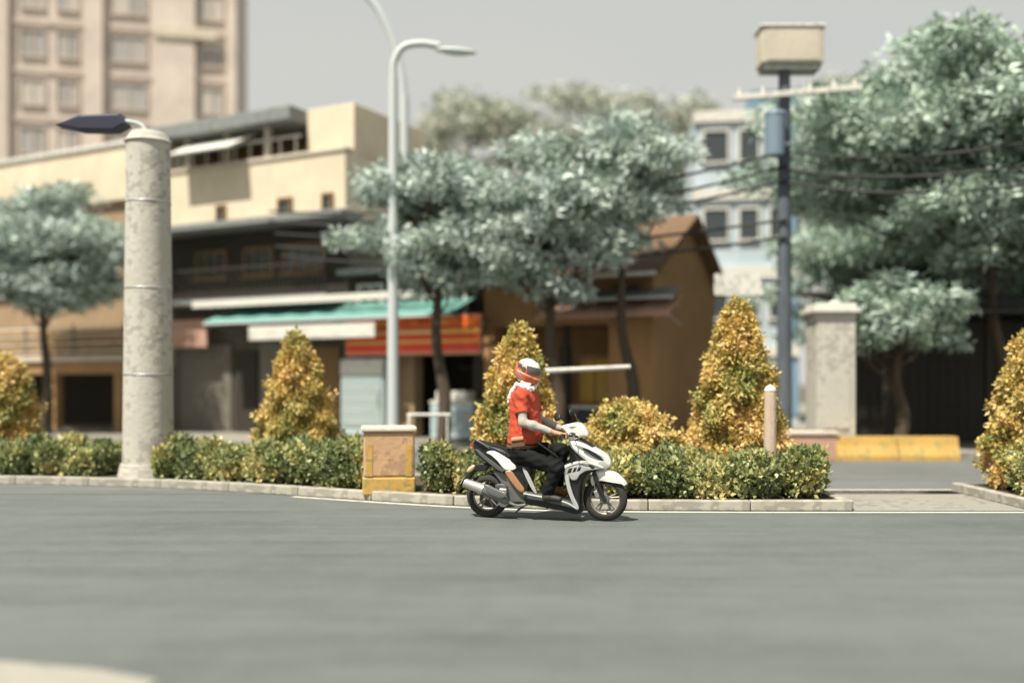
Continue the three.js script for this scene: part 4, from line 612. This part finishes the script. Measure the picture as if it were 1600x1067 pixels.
  obj('shock_absorber', [rod(P(312, 735, -0.11), P(236, 862, -0.11), 0.022), ...Array.from({ length: 7 }, (_, i) => { const a = V(...P(305, 747, -0.11)), b = V(...P(255, 830, -0.11)), c = a.lerp(b, i / 6); return new THREE.TorusGeometry(0.032, 0.006, 6, 16).rotateX(Math.PI / 2).rotateZ(0.5).translate(c.x, c.y, c.z); })], S.steel, sc);
  { const a = V(...P(98, 788, 0.16)), b = V(...P(205, 828, 0.16)), c = V(...P(330, 892, 0.155));
    const mf = obj('exhaust', [rod(b, c, 0.062, 0.044, 22), new THREE.SphereGeometry(0.044, 16, 10).translate(c.x, c.y, c.z)], S.muffler, sc);
    obj('end_cap', [rod(a, b.clone().addScaledVector(a.clone().sub(b).normalize(), 0.002), 0.05, 0.064, 22), rod(a, a.clone().addScaledVector(a.clone().sub(b).normalize(), 0.014), 0.05, 0.036, 22)], S.muffTip, mf);
    obj('heat_shield', panel([[215, 800], [310, 838], [338, 846], [328, 872], [296, 876], [225, 838]], 0.19, 0.225, 0.008, { at: 0.2 }), S.muffler, mf);
    obj('header_pipe', tube([c, V(...P(400, 920, 0.12)), V(...P(470, 905, 0.05)), V(...P(500, 880, 0))], 0.017, 20, 10), S.steel, mf);
    obj('bracket', rod(P(230, 880, 0.1), P(250, 852, 0.15), 0.016), S.steel, mf); }
  obj('air_box', panel([[205, 745], [258, 735], [330, 800], [345, 820], [330, 832], [280, 812], [225, 790]], -0.16, -0.06, 0.02, { at: -0.1 }), S.plastic, sc);
  obj('cooling_shroud', panel([[272, 802], [320, 796], [340, 812], [330, 836], [290, 838]], 0.085, 0.13, 0.012, { at: 0.11 }), S.grey, sc);
  obj('stand', [rod(P(440, 920, 0.08), P(380, 962, 0.12), 0.012), rod(P(440, 920, -0.08), P(380, 962, -0.12), 0.012), rod(P(380, 962, -0.12), P(380, 962, 0.12), 0.011)], S.plastic, sc);
  obj('foot_peg', rod(P(440, 862, 0.15), P(452, 862, 0.24), 0.012), S.rubber, sc);
}
// rider
{
  const pr = thing('person', 'rider in red polo shirt, dark trousers and orange and white helmet on scooter', 'person', [RIDE.x, 0, -RIDE.d], turn);
  const J = { pelvis: P(425, 590), belly: P(446, 505), mid: P(436, 420), chest: P(432, 330), neck: P(448, 245), head: P(462, 150),
    shR: P(420, 290, 0.185), elR: P(428, 440, 0.27), wrR: P(572, 482, 0.285), haR: [P(625, 500, 0.28)[0], 0, 0.28], shL: P(476, 288, -0.185), elL: P(536, 428, -0.27), wrL: P(645, 458, -0.27),
    hipR: P(412, 622, 0.10), knR: P(628, 704, 0.17), anR: P(566, 852, 0.16), hipL: P(430, 604, -0.10), knL: P(655, 604, -0.17), anL: P(628, 806, -0.16) };
  const gx = P(688, 512, 0.3)[0] + 0.01, gy = 0.968, gripR = [gx - 0.045, gy, 0.285], gripL = [gx - 0.045, gy, -0.285];
  J.wrR = [gripR[0] - 0.105, gripR[1] + 0.035, 0.28]; J.wrL = [gripL[0] - 0.10, gripL[1] + 0.045, -0.275];
  J.elR = P(432, 442, 0.275); J.elL = P(528, 430, -0.285);
  const mid = (a, b, t) => a.map((v, i) => v + (b[i] - v) * t), off = (a, x, y, z = 0) => [a[0] + x, a[1] + y, a[2] + z];
  const skin = mat(0.40, 0.235, 0.14, 0.6), shirtM = mat(0.46, 0.062, 0.026, 0.85), trouser = new THREE.MeshPhysicalMaterial({ color: new THREE.Color(0.007, 0.008, 0.008), roughness: 0.8, specularIntensity: 0.35 }), sleeveM = mat(0.36, 0.325, 0.285, 0.85), leather = mat(0.13, 0.07, 0.035, 0.6), tan = mat(0.52, 0.27, 0.15, 0.7), cloth = mat(0.78, 0.78, 0.74, 0.9), shoe = mat(0.025, 0.024, 0.022, 0.6), sandal = mat(0.44, 0.20, 0.055, 0.6);
  const footR = [P(575, 872, 0.17), P(640, 884, 0.18)], footL = [P(632, 830, -0.16), P(672, 852, -0.17)];
  // body
  const body = bonesField([
    [J.pelvis, J.belly, 0.115, 0.13], [J.belly, J.chest, 0.13, 0.13], [J.chest, J.neck, 0.11, 0.062], [J.neck, J.head, 0.062, 0.066],
    [off(J.shR, 0, 0.02, -0.05), J.shR, 0.06, 0.058], [J.shR, J.elR, 0.052, 0.042], [J.elR, mid(J.elR, J.wrR, 0.3), 0.042, 0.044], [mid(J.elR, J.wrR, 0.3), J.wrR, 0.044, 0.027],
    [off(J.shL, 0, 0.02, 0.05), J.shL, 0.06, 0.058], [J.shL, J.elL, 0.052, 0.042], [J.elL, mid(J.elL, J.wrL, 0.3), 0.042, 0.044], [mid(J.elL, J.wrL, 0.3), J.wrL, 0.044, 0.027],
    [J.hipR, J.knR, 0.085, 0.058], [J.knR, J.anR, 0.055, 0.036], [J.anR, footR[0], 0.036, 0.034], [footR[0], footR[1], 0.034, 0.022],
    [J.hipL, J.knL, 0.085, 0.058], [J.knL, J.anL, 0.055, 0.036], [J.anL, footL[0], 0.036, 0.034], [footL[0], footL[1], 0.034, 0.022],
  ], 0.035);
  // head: skull, jaw, nose, brow, ears
  const hd = (dx, dy, dz = 0) => off(J.head, dx, dy, dz), ht = 0.25, cw = Math.cos(ht), sw = Math.sin(ht), hr = (dx, dy, dz = 0) => hd(dx * cw - dz * sw, dy, dx * sw + dz * cw);
  const headBones = [[hr(-0.02, 0.035), hr(0.015, 0.04), 0.088, 0.084], [hr(0.02, -0.03), hr(0.05, -0.065), 0.066, 0.045], [hr(0.088, 0.012), hr(0.108, -0.02), 0.012, 0.017], [hr(0.082, 0.025, -0.03), hr(0.082, 0.025, 0.03), 0.014, 0.014], [hr(0.085, -0.058, -0.018), hr(0.085, -0.058, 0.018), 0.012, 0.012], [hr(-0.01, 0.01, 0.082), hr(-0.012, -0.03, 0.08), 0.014, 0.01], [hr(-0.01, 0.01, -0.082), hr(-0.012, -0.03, -0.08), 0.014, 0.01], [J.neck, J.head, 0.06, 0.06]];
  const headBase = bonesField(headBones, 0.022), eyes = [hr(0.098, 0.0, 0.032), hr(0.098, 0.0, -0.032)];
  const headF = (x, y, z) => { let d = headBase(x, y, z); for (const e of eyes) d = -smin(-d, Math.hypot(x - e[0], y - e[1], z - e[2]) - 0.012, 0.012); for (const e of eyes) d = smin(d, Math.hypot(x - e[0] + 0.012 * cw, y - e[1], z - e[2] + 0.012 * sw) - 0.0125, 0.003); return d; };
  // hands closed round the grips
  const hand = (wr, gp, s) => {
    const b = [], pc = off(gp, -0.045, 0.026, 0);
    b.push([wr, off(pc, -0.01, 0.002, -0.02 * s), 0.026, 0.022], [wr, off(pc, 0, 0, 0.022 * s), 0.026, 0.019], [off(pc, 0.0, 0, -0.028 * s), off(pc, 0.0, -0.002, 0.03 * s), 0.02, 0.017]);
    const L = [0.92, 1.0, 0.96, 0.8];
    for (let i = 0; i < 4; i++) { const z = gp[2] - s * 0.036 + s * i * 0.0235, k = L[i], a = [gp[0] - 0.022, gp[1] + 0.031, z], c = [gp[0] + 0.012 + 0.012 * k, gp[1] + 0.026, z], d = [gp[0] + 0.030 * k, gp[1] - 0.006, z], e = [gp[0] + 0.012, gp[1] - 0.025, z + 0.002 * s]; b.push([[gp[0] - 0.042, gp[1] + 0.026, z], a, 0.0115, 0.0105], [a, c, 0.0105, 0.0095], [c, d, 0.0095, 0.0085], [d, e, 0.0085, 0.0075]); }
    const t0 = off(pc, -0.012, -0.012, -0.03 * s), t1 = [gp[0] - 0.022, gp[1] - 0.012, gp[2] - s * 0.056], t2 = [gp[0] + 0.012, gp[1] - 0.022, gp[2] - s * 0.050]; b.push([t0, t1, 0.014, 0.0115], [t1, t2, 0.011, 0.0085]);
    return b;
  };
  const hf = (b) => { const palm = bonesField(b.slice(0, 3), 0.014); return (x, y, z) => { let d = palm(x, y, z); for (let i = 3; i < b.length; i++) d = smin(d, capsule(x, y, z, ...b[i]), 0.005); return d; }; };
  const near = (c, r) => [c.map((v) => v - r), c.map((v) => v + r)];
  const parts = [iso((x, y, z) => Math.max(body(x, y, z), -Math.min(9, 9)), [-0.62, 0.18, -0.42], [0.5, 1.62, 0.42], 0.0115), iso((x, y, z) => headF(x, y, z), [J.head[0] - 0.16, J.head[1] - 0.17, -0.14], [J.head[0] + 0.16, J.head[1] + 0.16, 0.14], 0.005)];
  for (const [w, g, s] of [[J.wrR, gripR, 1], [J.wrL, gripL, -1]]) parts.push(iso(hf(hand(w, g, s)), [g[0] - 0.14, g[1] - 0.06, g[2] - 0.09], [g[0] + 0.06, g[1] + 0.1, g[2] + 0.09], 0.0034));
  obj('body', parts, skin, pr);
  const wr3 = (x, y, z, a, k) => a * (Math.sin(x * 31 + y * 44 + Math.sin(z * 23) * 2) + 0.6 * Math.sin(y * 83 - x * 20 + z * 37)) * k;
  // shirt: torso with rounded belly, short sleeves, open hem and neck
  const torso = bonesField([
    [off(J.pelvis, 0, 0.02, 0.06), off(J.belly, 0.0, 0, 0.05), 0.155, 0.172], [off(J.pelvis, 0, 0.02, -0.06), off(J.belly, 0.0, 0, -0.05), 0.155, 0.172], [off(J.belly, 0.035, 0.01), off(J.mid, 0.025, 0), 0.168, 0.16],
    [off(J.belly, 0, 0, 0.06), off(J.chest, 0.005, 0, 0.07), 0.165, 0.145], [off(J.belly, 0, 0, -0.06), off(J.chest, 0.005, 0, -0.07), 0.165, 0.145], [J.chest, off(J.neck, -0.005, -0.02), 0.14, 0.075],
    [off(J.shR, 0.0, 0.012, -0.08), J.shR, 0.082, 0.074], [off(J.shL, 0.0, 0.012, 0.08), J.shL, 0.082, 0.074],
    [J.shR, mid(J.shR, J.elR, 0.66), 0.074, 0.066], [J.shL, mid(J.shL, J.elL, 0.66), 0.074, 0.066]], 0.05);
  const hem = P(0, 556)[1], axis = (a, b) => { const d = b.map((v, i) => v - a[i]), l = Math.hypot(...d); return [d.map((v) => v / l), l]; };
  const cutS = [[J.shR, J.elR], [J.shL, J.elL]].map(([a, b]) => { const [d, l] = axis(a, b); return (x, y, z) => { const q = [x - a[0], y - a[1], z - a[2]], t = q[0] * d[0] + q[1] * d[1] + q[2] * d[2]; return [t - l * 0.64, Math.hypot(q[0] - d[0] * t, q[1] - d[1] * t, q[2] - d[2] * t)]; }; });
  obj('shirt', iso((x, y, z) => { let d = torso(x, y, z) + wr3(x, y, z, 0.0026, 1) + 0.007 * Math.sin((y * 1.0 + x * 0.75 + 0.06 * Math.sin(z * 14)) * 46) * Math.max(0, Math.sin(x * 9 + y * 6 + z * 5)) - 0.004; for (const c of cutS) { const [t, r] = c(x, y, z); if (r < 0.095 && t < 0.2) d = Math.max(d, t); } d = Math.max(d, hem - y, y - (J.neck[1] + 0.02)); return d; }, [-0.6, hem - 0.02, -0.4], [0.3, J.neck[1] + 0.06, 0.4], 0.0105), shirtM, pr);
  { const g = new THREE.TorusGeometry(0.076, 0.016, 8, 28); g.rotateX(Math.PI / 2); g.rotateZ(-0.25); g.translate(J.neck[0], J.neck[1] - 0.0, 0); obj('collar', g, shirtM, pr); }
  for (const [a, b] of [[J.shR, J.elR], [J.shL, J.elL]]) { const [d] = axis(a, b), g = new THREE.TorusGeometry(0.069, 0.006, 6, 26); g.applyQuaternion(new THREE.Quaternion().setFromUnitVectors(V(0, 0, 1), V(...d))); const m = mid(a, b, 0.635); g.translate(...m); obj('cuff', g, shirtM, pr); }
  // grey sun sleeves from under the shirt sleeve to the wrist
  for (const [sh, el, w] of [[J.shR, J.elR, J.wrR], [J.shL, J.elL, J.wrL]]) {
    const f = bonesField([[mid(sh, el, 0.5), el, 0.057, 0.048], [el, mid(el, w, 0.3), 0.048, 0.051], [mid(el, w, 0.3), mid(el, w, 0.9), 0.051, 0.034]], 0.03), [d1, l1] = axis(el, w), lo = [0, 1, 2].map((i) => Math.min(sh[i], el[i], w[i]) - 0.09), hi = [0, 1, 2].map((i) => Math.max(sh[i], el[i], w[i]) + 0.09);
    obj('arm_sleeve', iso((x, y, z) => Math.max(f(x, y, z) + wr3(x, y, z, 0.0018, 1), (x - el[0]) * d1[0] + (y - el[1]) * d1[1] + (z - el[2]) * d1[2] - l1 * 0.88), lo, hi, 0.008), sleeveM, pr);
  }
  // trousers
  const legs = bonesField([
    [off(J.pelvis, 0, 0, 0.05), off(J.pelvis, 0.02, -0.05, 0.06), 0.15, 0.14], [off(J.pelvis, 0, 0, -0.05), off(J.pelvis, 0.02, -0.05, -0.06), 0.15, 0.14],
    [J.hipR, J.knR, 0.115, 0.082], [J.knR, J.anR, 0.08, 0.072], [J.hipL, J.knL, 0.115, 0.08], [J.knL, J.anL, 0.078, 0.066]], 0.05);
  const cutL = [[J.knR, J.anR], [J.knL, J.anL]].map(([a, b]) => { const [d, l] = axis(a, b); return (x, y, z) => { const q = [x - a[0], y - a[1], z - a[2]], t = q[0] * d[0] + q[1] * d[1] + q[2] * d[2]; return [t - l * 1.0, Math.hypot(q[0] - d[0] * t, q[1] - d[1] * t, q[2] - d[2] * t)]; }; });
  obj('trousers', iso((x, y, z) => { let d = legs(x, y, z) + wr3(x, y, z, 0.004, 1) + 0.007 * Math.sin((x * 0.9 - y * 0.7) * 58 + z * 20) * Math.max(0, Math.sin(x * 11 + y * 9)); for (const c of cutL) { const [t, r] = c(x, y, z); if (r < 0.13 && t < 0.12) d = Math.max(d, t); } return Math.max(d, y - hem - 0.03); }, [-0.6, 0.22, -0.42], [0.42, hem + 0.05, 0.42], 0.0105), trouser, pr);
  obj('belt', iso((x, y, z) => Math.max(torso(x, y + 0.0, z) - 0.006, y - hem + 0.012, hem - 0.052 - y), [-0.6, hem - 0.08, -0.4], [0.3, hem + 0.03, 0.4], 0.009), leather, pr);
  obj('waist_pouch', [(() => { const g = new RoundedBoxGeometry(0.17, 0.085, 0.06, 3, 0.02); g.rotateZ(0.12); g.translate(...P(404, 566, 0.2)); return g; })()], leather, pr);
  obj('pouch_flap', [(() => { const g = new RoundedBoxGeometry(0.15, 0.045, 0.05, 3, 0.015); g.rotateZ(0.14); g.translate(...P(400, 536, 0.222)); return g; })()], tan, pr);
  obj('strap', tube([P(498, 545, 0.13), P(560, 588, 0.15), P(620, 632, 0.13), P(655, 662, 0.09)], 0.011, 20, 6), S.grey, pr);
  // shoes
  const sh = (a, b, an, m) => obj('shoe', iso(bonesField([[off(a, -0.02, 0, 0), a, 0.05, 0.047], [a, b, 0.045, 0.034], [an, a, 0.042, 0.042]], 0.02), [Math.min(a[0], an[0]) - 0.1, a[1] - 0.08, a[2] - 0.09], [b[0] + 0.08, Math.max(a[1], an[1]) + 0.04, a[2] + 0.09], 0.006), m, pr);
  sh(footR[0], footR[1], J.anR, shoe); sh(footL[0], footL[1], J.anL, sandal);
  // white towel round the neck, its end falling down the back
  const tw = bonesField([[P(398, 226, 0.05), P(440, 236, 0.09), 0.0252, 0.0286], [P(440, 236, 0.09), P(486, 246, 0.04), 0.0302, 0.0302], [P(486, 246, 0.04), P(500, 232, -0.04), 0.0269, 0.0252], [P(500, 232, -0.04), P(440, 226, -0.09), 0.0252, 0.0252], [P(440, 226, -0.09), P(394, 224, -0.03), 0.0252, 0.0235], [P(394, 224, -0.03), P(398, 226, 0.05), 0.0252, 0.0252], [P(462, 250, 0.08), P(474, 262, 0.06), 0.0252, 0.0185], [P(425, 214, 0.085), P(470, 222, 0.07), 0.0185, 0.0218]], 0.012);
  obj('neck_towel', [iso((x, y, z) => tw(x, y, z) + wr3(x * 2, y * 2.4, z * 2, 0.003, 1), [-0.5, 1.36, -0.2], [0.02, 1.62, 0.2], 0.006), iso((() => { const f = bonesField([[P(396, 226, 0.03), P(368, 262, 0.035), 0.024, 0.02], [P(368, 262, 0.035), P(352, 300, 0.03), 0.02, 0.018], [P(352, 300, 0.03), P(346, 332, 0.03), 0.018, 0.01], [P(396, 226, -0.02), P(366, 262, -0.02), 0.024, 0.02], [P(366, 262, -0.02), P(349, 310, -0.02), 0.02, 0.012]], 0.02); return (x, y, z) => f(x, y, z) + wr3(x * 2, y * 2, z * 2, 0.002, 1); })(), [-0.6, 1.24, -0.1], [-0.25, 1.62, 0.12], 0.006)], cloth, pr);
  // helmet: shell with a chin bar, face opening closed by a smoked visor
  const HX = P(458, 0)[0], HY = P(460, 150)[1];
  const shell = (grow) => (x, y, z) => { const a = 0.158 + grow, b = 0.150 + grow, c = 0.128 + grow; let d = (Math.hypot(x / a, (y - 0.006) / b, z / c) - 1) * 0.13; const chin = capsule(x, y, z, [0.02, -0.075, 0], [0.095, -0.095, 0], 0.095 + grow, 0.055 + grow); d = smin(d, chin, 0.05); return Math.max(d, -0.152 - grow * 0.3 - y - 0.18 * x + 0.0); };
  const f0 = shell(0), f1 = shell(-0.03);
  const eyeBox = (x, y, z) => { const t = y + 0.34 * x; return Math.max(t - 0.078, -0.012 - t + 0.02, 0.055 - x + Math.abs(z) * 0.15); };
  const hg = iso((x, y, z) => { let d = Math.max(f0(x, y, z), -f1(x, y - 0.01, z)); d = Math.max(d, -Math.max(eyeBox(x, y, z), -0.5)); if (y < -0.1) d = Math.max(d, -(Math.hypot(x + 0.02, z) - 0.085)); return d; }, [-0.19, -0.19, -0.16], [0.19, 0.18, 0.16], 0.005);
  const place = (g) => { g.rotateZ(0.02); g.rotateY(-0.22); g.translate(HX, HY, 0); return g; };
  { // colour print on the shell: white crown, orange sides and chin, grey and black flashes
    const p = hg.attributes.position, col = new Float32Array(p.count * 3);
    const W0 = [0.76, 0.73, 0.65], O = [0.60, 0.115, 0.025], B = [0.04, 0.04, 0.042], G = [0.36, 0.33, 0.32];
    for (let i = 0; i < p.count; i++) {
      const x = p.getX(i), y = p.getY(i), z = p.getZ(i), slope = y + 0.52 * x; let c;
      if (slope > 0.082) c = W0; else if (slope > 0.066) c = O; else if (slope > 0.046) c = x < -0.09 ? O : B; else if (slope > -0.012) c = O; else if (slope > -0.024) c = W0; else c = O;
      if (x < -0.085 && y < 0.085) c = O; if (slope < -0.03 && x > -0.10 && x < 0.0 && y > -0.105 && Math.sin(x * 160 + y * 120) > 0.1) c = G; if (x > -0.075 && x < 0.005 && y > 0.035 && y < 0.09 && Math.abs(slope - 0.045) < 0.028) c = B; if (x > -0.01 && x < 0.06 && slope > 0.05 && slope < 0.085 && y < 0.075) c = [0.5, 0.3, 0.22]; if (y > 0.1 && Math.abs(z) < 0.022 && x > 0.0) c = B; 
      col.set(c, i * 3);
    }
    hg.setAttribute('color', new THREE.BufferAttribute(col, 3)); const hm = new THREE.MeshPhysicalMaterial({ vertexColors: true, roughness: 0.35, clearcoat: 0.8, clearcoatRoughness: 0.1 });
    const helmet = new THREE.Mesh(place(hg), hm); helmet.name = 'helmet'; helmet.castShadow = helmet.receiveShadow = true; pr.add(helmet);
    const vf = shell(0.004), vi = shell(-0.002), vg = iso((x, y, z) => { const t = y + 0.34 * x; return Math.max(vf(x, y, z), -vi(x, y, z), t - 0.088, 0.0 - t, 0.035 - x + Math.abs(z) * 0.1); }, [-0.02, -0.15, -0.16], [0.2, 0.15, 0.16], 0.004);
    obj('visor', place(vg), new THREE.MeshPhysicalMaterial({ color: new THREE.Color(0.12, 0.125, 0.12), roughness: 0.06, transmission: 0.35, thickness: 0, clearcoat: 1, specularIntensity: 1 }), helmet);
    const hinge = new THREE.CylinderGeometry(0.026, 0.026, 0.01, 20).rotateX(Math.PI / 2).translate(0.012, 0.03, 0.129); obj('hinge', place(hinge), S.grey, helmet);
  }
}
renderer.render(scene, camera);
